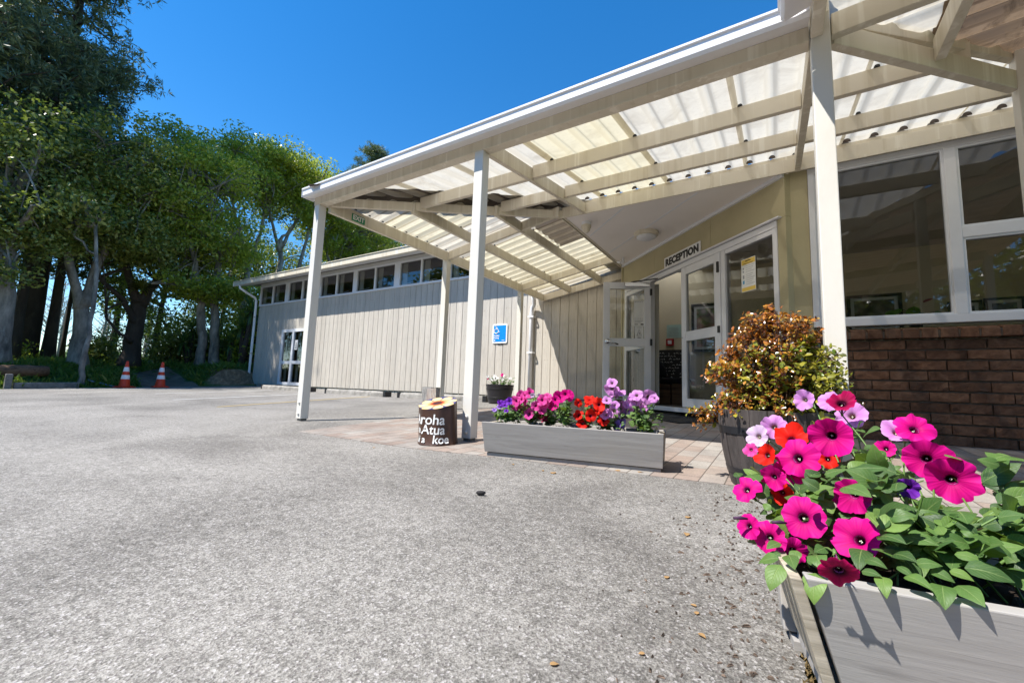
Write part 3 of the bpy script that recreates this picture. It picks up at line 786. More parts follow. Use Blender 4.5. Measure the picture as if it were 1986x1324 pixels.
# notice on the fixed pane
PN = lambda a, d, b: E(2.785 + a, -.012 + d, 1.15 + b)
t, mk = paper('safety_notice', 'yellow and white notice with small icons on the fixed glass beside the entrance', 'notice', PN, .205, .37, E(2.88, -.01, 1.15), M['paper'])
mk('header_band', M['yellow'], [(.006, .305, .199, .364)], .0014); mk('footer_band', M['yellow'], [(.006, .006, .199, .048)], .0014)
mk('printing', M['greyink'], [(.065, .285 - .022 * k - (.008 if k > 3 else 0), .19 - .02 * (k % 3), .289 - .022 * k - (.008 if k > 3 else 0)) for k in range(10)])
mk('header_words', M['ink'], [(.06, .34, .14, .350), (.03, .314, .17, .319)], .0018)
[mk('icon', M['greyink'], [r_]) for r_ in ((.022, .255, .042, .275), (.022, .22, .042, .24), (.022, .15, .044, .19))]; mk('code_icon', M['lightblue'], [(.02, .09, .046, .13)])
# reception sign
rs = thing('reception_sign', 'white RECEPTION sign in black letters above the entrance doors', 'sign', E(1.72, .01, 1.81))
q = MB(); ebox(q, 1.318, 2.128, .003, .014, 1.812, 1.978); q.build('plate', M['signwhite'], rs)
lettering('lettering', 'RECEPTION', .135, M['ink'], rs, E(1.723, .0155, 1.893), (S2, -S2, 0), (0, 0, 1), .0075, spacing=1.06)
# soffit lamp, camera dome, small bracket
fl = thing('soffit_light', 'round bulkhead light with a ribbed lens on the white porch soffit', 'light', (-1.51, 5.83, 2.24))
q = MB(); q.lathe([(.165, 0), (.168, -.02), (.16, -.045), (.135, -.055)], (-1.51, 5.83, 2.241), 32); q.build('rim', M['cream'], fl, auto=40)
q = MB(); q.lathe([(.136, -.05), (.13, -.075), (.09, -.095), (0, -.102)], (-1.51, 5.83, 2.241), 32); q.build('lens', M['mount'], fl, smooth=True)
cd = thing('security_dome', 'small cream sensor dome on the porch soffit corner', 'sensor', (-2.11, 5.10, 2.24))
q = MB(); q.lathe([(.062, 0), (.062, -.045)], (-2.11, 5.10, 2.241), 20); q.build('base', M['white'], cd, auto=40)
q = MB(); q.lathe([(.066, -.045), (.064, -.075), (.052, -.085), (.05, -.115), (.03, -.14), (0, -.147)], (-2.11, 5.10, 2.241), 20); q.build('dome', M['cream'], cd, auto=50)
bk = thing('floodlight_bracket', 'tiny grey bracket hanging from the soffit by the wall corner', 'bracket', (-2.14, 6.80, 2.24))
q = MB(); q.tube([(-2.14, 6.80, 2.241), (-2.14, 6.80, 2.15)], .02, 8); q.tube([(-2.14, 6.80, 2.19), (-2.19, 6.78, 2.17), (-2.24, 6.79, 2.18)], .018, 8); q.build('stem', M['mount'], bk)
dm = thing('door_mat', 'black rubber mat in front of the reception doors', 'mat', (-1.35, 6.0, gz(0, 6)))
q = MB()
q.hexa([V(*(E(.90, .62, 0).xy), gz(0, E(.90, .62, 0).y) + .006), V(*(E(2.5, .62, 0).xy), gz(0, E(2.5, .62, 0).y) + .006), V(*(E(2.5, .06, 0).xy), gz(0, E(2.5, .06, 0).y) + .006), V(*(E(.90, .06, 0).xy), gz(0, E(.90, .06, 0).y) + .006)] +
       [V(*(E(a, b, 0).xy), gz(0, E(a, b, 0).y) + .018) for a, b in ((.90, .62), (2.5, .62), (2.5, .06), (.90, .06))])
q.build('rubber', M['mat'], dm, bevel=.004)

# brick base: every brick real, with its shadow joints
BY = 4.82; bz0 = -.345; course = .0868
def brick(mb, x0, x1, y0, y1, z0, z1, rnd):
    j = lambda s: rnd.uniform(-s, s)
    n = max(2, int((x1 - x0) / .05)); P = []
    for k in range(n + 1):
        x = lerp(x0, x1, k / n); e = (k in (0, n))
        t = j(.003); bb = j(.004) if rnd.random() < .8 else rnd.uniform(0, .012)
        P.append([(x, y1, z0 + .0), (x, y0 + (.004 if e else 0) + j(.002), z0 + .004 + abs(bb) * .8), (x, y0 + j(.0035), lerp(z0, z1, .5)), (x, y0 + j(.002) + (.003 if e else 0), z1 + min(0, t)), (x, y1, z1)])
    mb.grid(P)
    mb.add([P[0][i] for i in range(5)], [(0, 1, 2, 3, 4)]); mb.add([P[-1][i] for i in range(5)], [(4, 3, 2, 1, 0)])
rb = random.Random(5); q = MB()
for cz in range(10):
    z0 = bz0 + cz * course; x = .102 - (.12 if cz % 2 else 0)
    while x < 3.4:
        a = max(x, .102); b = min(x + .231 + rb.uniform(-.004, .004), 3.4)
        if b - a > .03: brick(q, a, b, BY + rb.uniform(-.004, .004), BY + .05, z0 + .0095, z0 + course, rb)
        x += .2405
bw = q.build('brick_wall', M['brick'], rec)
q = MB(); q.box(.106, 3.4, BY + .018, BY + .18, -.6, .532); q.build('mortar', M['mortar'], bw)
q = MB(); x = .10
while x < 3.4:
    ww = .105 + rb.uniform(-.003, .003)
    dz = rb.uniform(-.003, .003)
    q.hexa([(x, BY - .045, .541 + dz), (x + ww, BY - .045, .541 + dz), (x + ww, BY + .06, .541), (x, BY + .06, .541), (x + .003, BY - .043, .617 + dz), (x + ww - .003, BY - .043, .617 + dz), (x + ww, BY + .06, .64), (x, BY + .06, .64)])
    x += .1165
q.build('sill_bricks', M['brick'], bw, bevel=.005)
q = MB(); q.box(.103, 3.4, BY - .036, BY + .055, .545, .605); q.build('sill_mortar', M['mortar'], bw)
# big window
wf = MB(); y0, y1 = 4.86, 4.95
zb, zt = .672, 2.248
def fb(a, b, c, d, e=0.0): wf.box(a, b, y0 + e, y1 - e, c, d)
fb(.306, 3.4, zb, zb + .07); fb(.306, 3.4, zt - .055, zt)
fb(.306, .356, zb + .07, zt - .055, .002); fb(1.268, 1.345, zb + .07, zt - .055, .002); fb(2.33, 2.40, zb + .07, zt - .055, .002); fb(3.33, 3.4, zb + .07, zt - .055, .002)
fb(1.345, 2.33, 1.385, 1.478, .004); fb(2.40, 3.33, 1.385, 1.478, .004)
wo = wf.build('window', M['alu'], rec, bevel=.004)
wf = MB()
for a, b, c, d in ((.356, 1.268, .742, 2.193), (1.345, 2.33, .742, 1.385), (1.345, 2.33, 1.478, 2.193), (2.40, 3.33, .742, 1.385), (2.40, 3.33, 1.478, 2.193)):
    for (p, r, s, t2) in ((a, a + .018, c, d), (b - .018, b, c, d), (a + .018, b - .018, c, c + .018), (a + .018, b - .018, d - .018, d)): wf.box(p, r, y0 + .014, y0 + .05, s, t2)
    g = MB(); g.add([(a, 4.90, c), (b, 4.90, c), (b, 4.90, d), (a, 4.90, d)], [(0, 1, 2, 3)]); g.build('pane', M['glass'], wo)
wf.build('window_sash', M['white'], wo)
# reception room
RB = 8.3
q = MB()
q.add([(-2.27, RB, -.2), (5, RB, -.2), (5, RB, 2.3), (-2.27, RB, 2.3)], [(0, 1, 2, 3)])
q.add([(-2.27, 7.36, -.2), (-2.27, RB, -.2), (-2.27, RB, 2.3), (-2.27, 7.36, 2.3)], [(3, 2, 1, 0)])
q.add([(5, RB, -.2), (5, 4.95, -.2), (5, 4.95, 2.3), (5, RB, 2.3)], [(0, 1, 2, 3)])
q.add([(.32, 4.99, -.2), (5, 4.99, -.2), (5, 4.99, .66), (.32, 4.99, .66)], [(3, 2, 1, 0)])
q.build('interior_wall', M['interior'], rec)
pl = [(-2.27, 7.37), (.14, 4.96), (5, 4.96), (5, RB), (-2.27, RB)]
q = MB(); q.add([(x, yv, 2.3) for x, yv in [(-2.2, 7.3), (.14, 4.96), (5, 4.96), (5, 7.3)]], [(3, 2, 1, 0)]); [q.add([(a_, c_, 2.3), (b_, c_, 2.3), (b_, d_, 2.3), (a_, d_, 2.3)], [(3, 2, 1, 0)]) for a_, b_, c_, d_ in ((-1.15, 5, 7.3, RB),)]
q.build('interior_ceiling', M['interior_ceiling'], rec)
q = MB(); q.add([(x, yv, -.178) for x, yv in pl], [(0, 1, 2, 3, 4)]); q.build('interior_floor', M['carpet'], rec)

def picture(label, x0, x1, za, zb, art, group=None, fw=.045):
    t = thing('picture_frame', label, 'picture', ((x0 + x1) / 2, RB - .02, za), group)
    q = MB(); y0 = RB - .035; y1 = RB - .002
    for a, b, c, d in ((x0, x1, za, za + fw), (x0, x1, zb - fw, zb), (x0, x0 + fw, za + fw, zb - fw), (x1 - fw, x1, za + fw, zb - fw)): q.box(a, b, y0, y1, c, d)
    q.build('frame', M['picframe'], t)
    q = MB(); q.box(x0 + fw, x1 - fw, RB - .018, RB - .004, za + fw, zb - fw); q.build('mount', M['mount'], t)
    k = fw + .045
    q = MB(); q.box(x0 + k, x1 - k, RB - .022, RB - .0185, za + k, zb - k); q.build('print', art, t)
picture('tall black framed flower picture seen through the closed glass door', -1.32, -.68, .78, 1.66, M['roses'])
picture('wide black framed picture of stones behind the big window', .95, 1.60, 1.02, 1.62, M['stones'])
picture('narrow black framed grey photo at the far right window', 2.08, 2.42, 1.14, 1.44, M['photo'], fw=.03)
picture('second narrow grey photo right beside the other behind the right window', 2.44, 2.82, 1.15, 1.46, M['photo'], fw=.03)
nb = thing('notice_paper', 'pale mint paper pinned on the cream wall inside the doorway', 'notice', (-1.62, RB - .01, 1.04))
q = MB(); q.box(-1.76, -1.50, RB - .008, RB - .004, 1.05, 1.30); q.build('sheet', M['mint'], nb)
q = MB()
for k in range(7): q.box(-1.73, -1.55, RB - .0105, RB - .0085, 1.09 + .025 * k, 1.096 + .025 * k)
q.build('printing', M['greyink'], nb)
fa2 = thing('fire_alarm', 'small red fire alarm box on the cream wall inside the doorway', 'alarm', (-1.70, RB - .02, .92))
q = MB(); q.box(-1.77, -1.63, RB - .05, RB - .003, .90, 1.03); q.build('box', M['red'], fa2, bevel=.008)
q = MB(); q.box(-1.735, -1.665, RB - .054, RB - .051, .93, 1.0); q.build('button', M['signwhite'], fa2)
ch = thing('chalkboard', 'black chalkboard with white chalk writing leaning inside the doorway', 'chalkboard', (-1.78, RB - .1, 0))
q = MB(); q.box(-2.15, -1.36, RB - .06, RB - .03, .02, .82); q.build('board', M['ink'], ch)
q = MB(); rk = random.Random(9)
for k in range(11):
    x = -2.08; z = .75 - k * .055
    while x < -1.44:
        L = rk.uniform(.015, .05)
        if rk.random() < .7: q.tube([(x, RB - .062, z), (x + L * .5, RB - .062, z + rk.uniform(.0, .03)), (x + L, RB - .062, z + rk.uniform(-.01, .01))], .0035, 4)
        x += L + rk.uniform(.012, .03)
ck = q.build('chalk_marks', M['paper'], ch); ck['kind'] = 'stuff'
be = thing('waiting_bench', 'black padded seat on a timber base just inside the doorway', 'bench', (-1.75, 7.72, -.17))
q = MB()
for k in range(4): q.box(-2.12 + .2 * k, -1.935 + .2 * k, 7.48, 7.9, -.177, .17 + .006 * (k % 2))
q.build('base', M['logwood'], be, bevel=.012)
q = MB(); q.box(-2.16, -1.28, 7.42, 7.94, .18, .27); q.build('seat', M['blackcloth'], be, bevel=.03)
q = MB(); q.prism([(-2.2 + .26 + .26 * math.cos(a), 7.86, .30 + .34 * math.sin(a)) for a in np.linspace(0, math.pi, 14)], (0, .1, 0)); q.build('backrest', M['blackcloth'], be, bevel=.02)

an = thing('potted_anthurium', 'green anthurium with one red flower on the sill inside the big window', 'plant', (1.07, 5.10, .70))
q = MB(); q.lathe([(.04, 0), (.055, .07), (.06, .075)], (1.07, 5.10, .66), 16); q.build('pot', M['black'], an)

# ------------------------------------------------------------------ entrance canopy: posts, beams, purlins, sheets, gutter
can = thing('entrance_canopy', 'cream timber canopy with corrugated translucent roof over the entrance', 'canopy', (-4.3, 2.62, gz(0, 2.62)))
FZ = lambda y: 2.085 + .155 * (y - 2.65)           # underside of front sheets
LZ = lambda x: 2.015 + .20 * (x + 4.15)            # underside of left wing sheets
def post(x0, x1, y0, y1, ztop, bolts=True, low=0.0):
    q = MB(); zb = gz(x0, y0) + .025 + low
    q.box(x0, x1, y0, y1, zb, ztop); p = q.build('post', M['post'], can, bevel=.005)
    s = MB(); s.box(x0 + .012, x1 - .012, y0 + .012, y1 - .012, zb - .06, zb - .001); s.build('post_foot', M['oldconcrete'], p)
    if bolts:
        b = MB()
        for z in (.05, .165):
            b.lathe([(0, 0), (.013, 0), (.015, .004), (.011, .011), (0, .013)], (0, 0, 0), 12)
            n = 12 * 5
            for i in range(len(b.v) - n, len(b.v)):
                v = b.v[i]; b.v[i] = (lerp(x0, x1, .52) + v[0], y0 - v[2], zb + z + v[1])
        b.build('bolt', M['post'], p, smooth=True)
    return p
post(-4.318, -4.232, 2.62, 2.71, 1.945); post(-2.088, -2.000, 2.62, 2.71, 1.945); post(.206, .294, 2.62, 2.71, 2.25)
post(-4.245, -4.155, 4.68, 4.77, 2.0, bolts=False); post(-4.245, -4.155, 6.86, 6.95, 2.0, bolts=False)
post(1.32, 1.41, 3.70, 3.79, 2.6, bolts=False)
def bm(name, *bars):
    q = MB()
    for p0, p1, wd, h in bars: q.beam(p0, p1, wd, h)
    return q.build(name, M['cream'], can, bevel=.004)
bm('front_beam', ((-4.33, 2.664, 1.945), (.20, 2.664, 1.945), .088, .13))
bm('eave_beam', ((-4.178, 2.71, 1.868), (-4.178, 7.84, 1.868), .045, .14))
bm('rafter', ((-2.022, 2.71, 1.945), (-2.022, 4.80, 2.238), .045, .132))
bm('rafter', ((.227, 2.715, 1.93), (.227, 4.80, 2.238), .05, .135))
X1 = -3.6; bm('purlin', ((-3.52, 3.45, 2.066), (-2.046, 3.45, 2.066), .045, .13)); bm('purlin', ((-1.998, 3.45, 2.066), (.200, 3.45, 2.066), .045, .13)); bm('purlin', ((.254, 3.45, 2.066), (1.05, 3.45, 2.066), .045, .13))
bm('purlin', ((-2.87, 4.19, 2.181), (-2.046, 4.19, 2.181), .045, .13)); bm('purlin', ((-1.998, 4.19, 2.181), (.200, 4.19, 2.181), .045, .13)); bm('purlin', ((.254, 4.19, 2.181), (1.8, 4.19, 2.181), .045, .13))
# left wing: purlins run away from us, rafters run to the porch
for y0, y1 in ((3.36, 4.695), (4.745, 6.875), (6.925, 7.775)): bm('purlin', ((-3.56, y0, 1.985), (-3.56, y1, 1.985), .045, .13))
for y0, y1 in ((4.10, 4.695), (4.745, 6.875), (6.925, 7.775)): bm('purlin', ((-2.90, y0, 2.112), (-2.90, y1, 2.112), .045, .13))
for y in (4.72, 6.90): bm('rafter', ((-4.155, y, 1.89), (-2.335, y, 2.225), .045, .125))
bm('wall_ledger', ((-4.155, 7.80, 1.862), (-1.6, 7.80, 2.32), .045, .135))
bm('hip_rafter', ((-4.15, 2.715, 1.93), (-2.33, 4.82, 2.232), .045, .10))
# right wing over the drive: it runs out towards the road, its sheets fall to the left
RZ = lambda x: 2.10 + .10 * (x - .25)
bm('eave_beam', ((.232, 2.61, 1.945), (.232, -1.6, 1.945), .055, .14))
bm('rafter', ((.30, 2.665, 1.952), (2.7, 2.665, 2.10), .05, .125)); bm('rafter', ((.26, .9, 1.952), (2.7, .9, 2.16), .05, .13)); bm('rafter', ((.26, -.9, 1.952), (2.7, -.9, 2.16), .05, .13))
bm('valley_beam', ((.30, 2.72, 1.945), (1.315, 3.735, 1.965), .05, .125), ((1.41, 3.83, 1.965), (2.35, 4.77, 2.0), .05, .125))
bm('valley_board', ((.33, 2.76, 2.075), (2.35, 4.78, 2.29), .045, .085))
bm('purlin', ((.86, 3.22, 1.995), (.86, 2.70, 2.0), .05, .14), ((.86, 2.635, 2.0), (.86, -1.6, 2.0), .05, .14)); bm('purlin', ((1.6, 3.9, 2.09), (1.6, -1.6, 2.09), .05, .13)); bm('purlin', ((2.3, 4.6, 2.15), (2.3, -1.6, 2.15), .05, .13))
post(2.65, 2.74, .85, .94, 2.2, bolts=False)

# corrugated sheets -------------------------------------------------
PITCH, AMP = .2, .027
def wave(s):
    f = (s / PITCH) % 1.0
    return AMP * (1.0 if f < .16 else 1 - (f - .16) / .12 if f < .28 else 0.0 if f < .88 else (f - .88) / .12) * 1.25
def sheet_front(name, xa, xb, mat, lift=0.0):
    xs_ = np.arange(xa, xb + .001, .02); P = []
    for x in xs_:
        ylo = 2.52; yhi = 4.93
        if x < -2.29: yhi = min(yhi, 2.66 + (x + 4.2) * 1.185 + .05)
        if x > .28: ylo = max(ylo, 2.70 + (x - .28))
        if x > .28 and ylo > 4.85: continue
        if yhi < ylo + .02: continue
        P.append([(x, yy, FZ(yy) + wave(x) + lift) for yy in np.linspace(ylo, yhi, 7)])
    q = MB(); q.grid(P); return q.build(name, mat, can, smooth=True)
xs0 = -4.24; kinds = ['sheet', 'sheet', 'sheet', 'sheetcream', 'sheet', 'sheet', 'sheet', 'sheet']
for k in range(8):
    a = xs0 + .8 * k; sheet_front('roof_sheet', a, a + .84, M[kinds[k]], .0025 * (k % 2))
def sheet_left(name, ya, yb, mat, xa=-4.36, lift=0.0):
    P = []
    for y in np.arange(ya, yb + .001, .02):
        xhi = -2.335
        if y < 4.88: xhi = min(xhi, -4.2 + (y - 2.66) / 1.185)
        if xhi < xa + .03: continue
        P.append([(x, y, LZ(x) + wave(y) + lift) for x in np.linspace(xa, xhi, 6)])
    q = MB(); q.grid(P); return q.build(name, mat, can, smooth=True)
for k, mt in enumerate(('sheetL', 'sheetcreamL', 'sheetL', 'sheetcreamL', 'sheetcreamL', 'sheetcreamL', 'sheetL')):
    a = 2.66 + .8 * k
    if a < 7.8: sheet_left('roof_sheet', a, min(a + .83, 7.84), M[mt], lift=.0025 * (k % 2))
# one older grimy sheet tucked against the porch corner
P = [[(x, y, LZ(x) + wave(y) - .006) for x in np.linspace(-2.86, -2.345, 5)] for y in np.arange(4.98, 5.9, .02)]
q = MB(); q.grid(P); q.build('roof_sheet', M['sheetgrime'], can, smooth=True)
def sheet_right(name, ya, yb, mat, x_in=.14, lift=0.0, x_out=3.0):
    P = []
    for y in np.arange(ya, yb + .001, .02):
        xlo = max(x_in, .30 + (y - 2.72)) if y > 2.6 else x_in
        if xlo > x_out - .05: continue
        P.append([(x, y, RZ(x) + .01 + wave(y) + lift) for x in np.linspace(xlo, x_out, 6)])
    q = MB(); q.grid(P); return q.build(name, mat, can, smooth=True)
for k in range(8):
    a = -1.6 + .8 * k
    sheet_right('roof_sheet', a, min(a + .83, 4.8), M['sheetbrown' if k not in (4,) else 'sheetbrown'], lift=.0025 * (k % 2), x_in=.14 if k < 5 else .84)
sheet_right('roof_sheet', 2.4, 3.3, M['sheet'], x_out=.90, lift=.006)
# dark half moons at the rib ends above the fascia
q = MB()
for x in np.arange(-2.2, 2.0, PITCH):
    xc = math.floor(x / PITCH) * PITCH + .016
    q = MB()
    if xc > -2.2 and abs(xc - .227) > .04:
        q.prism([(xc + .030 * math.cos(a), 4.805, 2.418 + .032 * math.sin(a)) for a in np.linspace(0, math.pi, 9)], (0, .012, 0)); q.build('eave_half_moon', M['flashing'], can)
q = MB()
for yv, zz in ((3.45, 2.197), (4.19, 2.312)):
    for i, x in enumerate(np.arange(-1.9, .95, PITCH)):
        if i % 4 == 1:
            xc = math.floor(x / PITCH) * PITCH + .016
            if abs(xc - .227) > .04: q.prism([(xc + .017 * math.cos(a), yv - .03, zz + .0 + .016 * math.sin(a)) for a in np.linspace(0, math.pi, 7)], (0, .012, 0))
for xv, zz in ((-4.16, 2.008), (-3.56, 2.115), (-2.9, 2.242)):
    for i, y in enumerate(np.arange(3.0 if xv < -4 else 4.0 if xv < -3 else 4.8, 7.6, PITCH)):
        if xv < -4 or i % 4 == 1:
            yc = math.floor(y / PITCH) * PITCH + .016
            if all(abs(yc - k) > .05 for k in (4.72, 6.9)): q.prism([(xv + .02, yc + .016 * math.cos(a), zz + .014 * math.sin(a)) for a in np.linspace(0, math.pi, 7)], (.012, 0, 0))
q.build('rib_gap_shade', M['black'], can)  # dark pieces standing in for the shaded gaps under the ribs

# dark flashing over the hip and over the valley side
q = MB()
A_ = V(-4.30, 2.56, 2.10); B_ = V(-2.20, 5.0, 2.475); nn = V(-2.36, 2.0, 0).normalized()
q.grid([[A_.lerp(B_, k / 8) + nn * s + V(0, 0, -.035 * abs(s) / .2 + .012 * math.sin(k * 3 + s * 30)) for s in (-.26, -.1, 0, .1, .26)] for k in range(9)]); q.build('hip_flashing', M['flashing'], can, smooth=True)
# gutter round the edge ---------------------------------------------
q = MB()
def gut(p0, p1, out):
    """box gutter: p0-p1 along the back of the run, out = direction away from the roof"""
    p0 = Vector(p0); p1 = Vector(p1); o = Vector(out)
    prof = [(0.0, 2.030), (.118, 1.992), (.134, 2.010), (.134, 2.068), (.146, 2.072), (.146, 2.086), (.128, 2.086), (.122, 2.020), (.006, 2.045)]
    a = [p0 + o * d + V(0, 0, z) for d, z in prof]; b = [p1 + o * d + V(0, 0, z) for d, z in prof]
    n = len(prof); q.add(a + b, [(i, (i + 1) % n, (i + 1) % n + n, i + n) for i in range(n)] + [tuple(range(n - 1, -1, -1)), tuple(range(n, 2 * n))])
gut((-4.345, 2.619, 0), (.198, 2.619, 0), (0, -1, 0))
gut((.203, 2.474, 0), (.203, -1.7, 0), (-1, 0, 0))
gu = q.build('gutter', M['gutter'], can)
q = MB(); q.box(-4.349, -4.345, 2.478, 2.62, 1.992, 2.084); q.build('gutter_end', M['gutter'], gu)
q = MB(); q.box(-4.345, .20, 2.60, 2.6185, 2.031, 2.078); q.build('gutter_back', M['cream'], gu)
q = MB(); q.tube([(-4.39, 2.60, 2.065), (-4.36, 3.0, 2.04), (-4.31, 7.6, 1.99)], .04, 8); q.build('gutter', M['gutter'], can, smooth=True)
q = MB(); q.tube([(-4.34, 7.62, 1.98), (-4.33, 7.68, 1.86), (-4.36, 7.74, 1.79), (-4.42, 7.775, 1.74), (-4.44, 7.78, 1.62), (-4.44, 7.78, -.2)], .042, 12)
dp = q.build('downpipe', M['gutter'], can, smooth=True)
for z in (.75, 1.52):
    q = MB(); q.box(-4.50, -4.37, 7.72, 7.73, z, z + .03); q.box(-4.385, -4.36, 7.73, 7.845, z, z + .03); q.build('pipe_bracket', M['gutter'], dp)

# EXIT sign on the eave beam
ex = thing('exit_sign', 'small green EXIT sign on the inner face of the left eave beam', 'sign', (-4.15, 3.07, 1.92))
q = MB(); q.box(-4.1545, -4.148, 2.985, 3.165, 1.882, 1.962); q.build('plate', M['green'], ex)
lettering('lettering', 'EXIT', .078, M['signwhite'], ex, (-4.1468, 3.075, 1.9215), (0, 1, 0), (0, 0, 1), .003)

# ------------------------------------------------------------------ flowers and leaves
def petal_mat(name, mid, edge, throat, vein, r0=.13, r1=.27, white=None):
    t = NT(name); uv = t.n('ShaderNodeTexCoord'); s = t.n('ShaderNodeSeparateXYZ'); t.l(uv.outputs['UV'], s.inputs[0])
    r, a = s.outputs[0], s.outputs[1]
    col = t.ramp(r, [(r0, throat), (r1, lerp3(throat, mid, .75)), (min(.95, r1 + .25), mid), (1.0, edge)])
    ang = t.math('MULTIPLY', a, 2 * math.pi)
    w5 = t.math('ABSOLUTE', t.math('COSINE', t.math('MULTIPLY', ang, 2.5)))
    mid_v = t.ramp(w5, [(.955, (0, 0, 0)), (.995, (.55, .55, .55))])
    w20 = t.math('ABSOLUTE', t.math('COSINE', t.math('MULTIPLY', ang, 15.0)))
    fine = t.ramp(w20, [(.9, (0, 0, 0)), (1.0, (.22, .22, .22))])
    fade = t.ramp(r, [(.2, (1, 1, 1)), (.95, (.15, .15, .15))])
    col = t.mix(t.math('MULTIPLY', t.math('MAXIMUM', mid_v, fine), fade), col, vein)
    b = t.n('ShaderNodeBsdfPrincipled'); t.l(col, b.inputs['Base Color']); b.inputs['Roughness'].default_value = .6; b.inputs['Specular IOR Level'].default_value = .15
    t.l(t.bump(t.math('MULTIPLY', t.math('MAXIMUM', w20, mid_v), 1.0), .12, .003), b.inputs['Normal'])
    tr = t.n('ShaderNodeBsdfTranslucent'); t.l(col, tr.inputs[0])
    mx = t.n('ShaderNodeMixShader'); mx.inputs[0].default_value = .30; t.l(b.outputs[0], mx.inputs[1]); t.l(tr.outputs[0], mx.inputs[2]); t.l(mx.outputs[0], t.out.inputs[0])
    return t.mat
PM = {
 'M': petal_mat('magenta_petal', (.62, .003, .20), (.70, .006, .27), (.012, .001, .014), (.34, .0, .10)),
 'D': petal_mat('deep_magenta_petal', (.36, .002, .065), (.46, .004, .10), (.020, .0, .006), (.12, 0, .03), .28, .5),
 'R': petal_mat('scarlet_petal', (.68, .012, .006), (.75, .02, .008), (.10, .004, .012), (.45, .0, .0)),
 'L': petal_mat('lilac_petal', (.60, .24, .62), (.68, .33, .70), (.42, .34, .20), (.42, .10, .46)),
 'W': petal_mat('pale_lilac_petal', (.62, .46, .66), (.70, .55, .72), (.45, .40, .25), (.45, .25, .5)),
 'P': petal_mat('purple_petal', (.16, .02, .42), (.22, .04, .50), (.02, .0, .05), (.06, .0, .2)),
 'V': petal_mat('violet_petal', (.33, .18, .60), (.40, .25, .66), (.10, .04, .2), (.2, .08, .42)),
 'K': petal_mat('pink_petal', (.68, .05, .30), (.74, .10, .38), (.42, .03, .12), (.5, .01, .16)),
 'Wh': petal_mat('white_petal', (.72, .72, .72), (.76, .76, .76), (.5, .55, .25), (.6, .6, .6)),
}
M['tube'] = plain('flower_tube', (.30, .05, .20), .6); M['tubepale'] = plain('pale_flower_tube', (.5, .3, .5), .6)
M['stamen'] = plain('pale_stamen', (.75, .72, .6), .5)

def petunia_leaf_mat():
    t = NT('petunia_leaf'); uv = t.n('ShaderNodeTexCoord'); s = t.n('ShaderNodeSeparateXYZ'); t.l(uv.outputs['UV'], s.inputs[0])
    g = t.n('ShaderNodeNewGeometry')
    base = t.ramp(g.outputs['Random Per Island'], [(0, (.030, .070, .022)), (.3, (.055, .120, .032)), (.7, (.085, .17, .040)), (1, (.15, .25, .055))])
    u = t.math('ABSOLUTE', t.math('SUBTRACT', s.outputs[0], .5))
    mid = t.ramp(u, [(.012, (1, 1, 1)), (.04, (0, 0, 0))])
    sv = t.math('COSINE', t.math('MULTIPLY', t.math('SUBTRACT', s.outputs[1], t.math('MULTIPLY', u, .75)), 44))
    side = t.ramp(sv, [(.88, (0, 0, 0)), (1.0, (.55, .55, .55))])
    v = t.math('MAXIMUM', mid, side)
    col = t.mix(t.math('MULTIPLY', v, .55), base, (.24, .33, .12))
    n = t.noise(t.coords(), 160, 3, .6); n1 = t.noise(t.coords(), 40, 3, .6)
    col = t.mix(1.0, col, t.ramp(n1, [(.3, (.8, .82, .8)), (.7, (1.12, 1.1, 1.05))]), 'MULTIPLY')
    b = t.n('ShaderNodeBsdfPrincipled'); t.l(col, b.inputs['Base Color']); b.inputs['Roughness'].default_value = .5; b.inputs['Specular IOR Level'].default_value = .4
    h = t.math('MULTIPLY_ADD', n, .3, t.math('MULTIPLY', v, -.8))
    t.l(t.bump(h, .4, .004), b.inputs['Normal'])
    tr = t.n('ShaderNodeBsdfTranslucent'); t.l(t.mix(.6, col, (.30, .48, .03)), tr.inputs[0])
    mx = t.n('ShaderNodeMixShader'); mx.inputs[0].default_value = .24; t.l(b.outputs[0], mx.inputs[1]); t.l(tr.outputs[0], mx.inputs[2]); t.l(mx.outputs[0], t.out.inputs[0])
    return t.mat
M['petunia_leaf'] = petunia_leaf_mat()

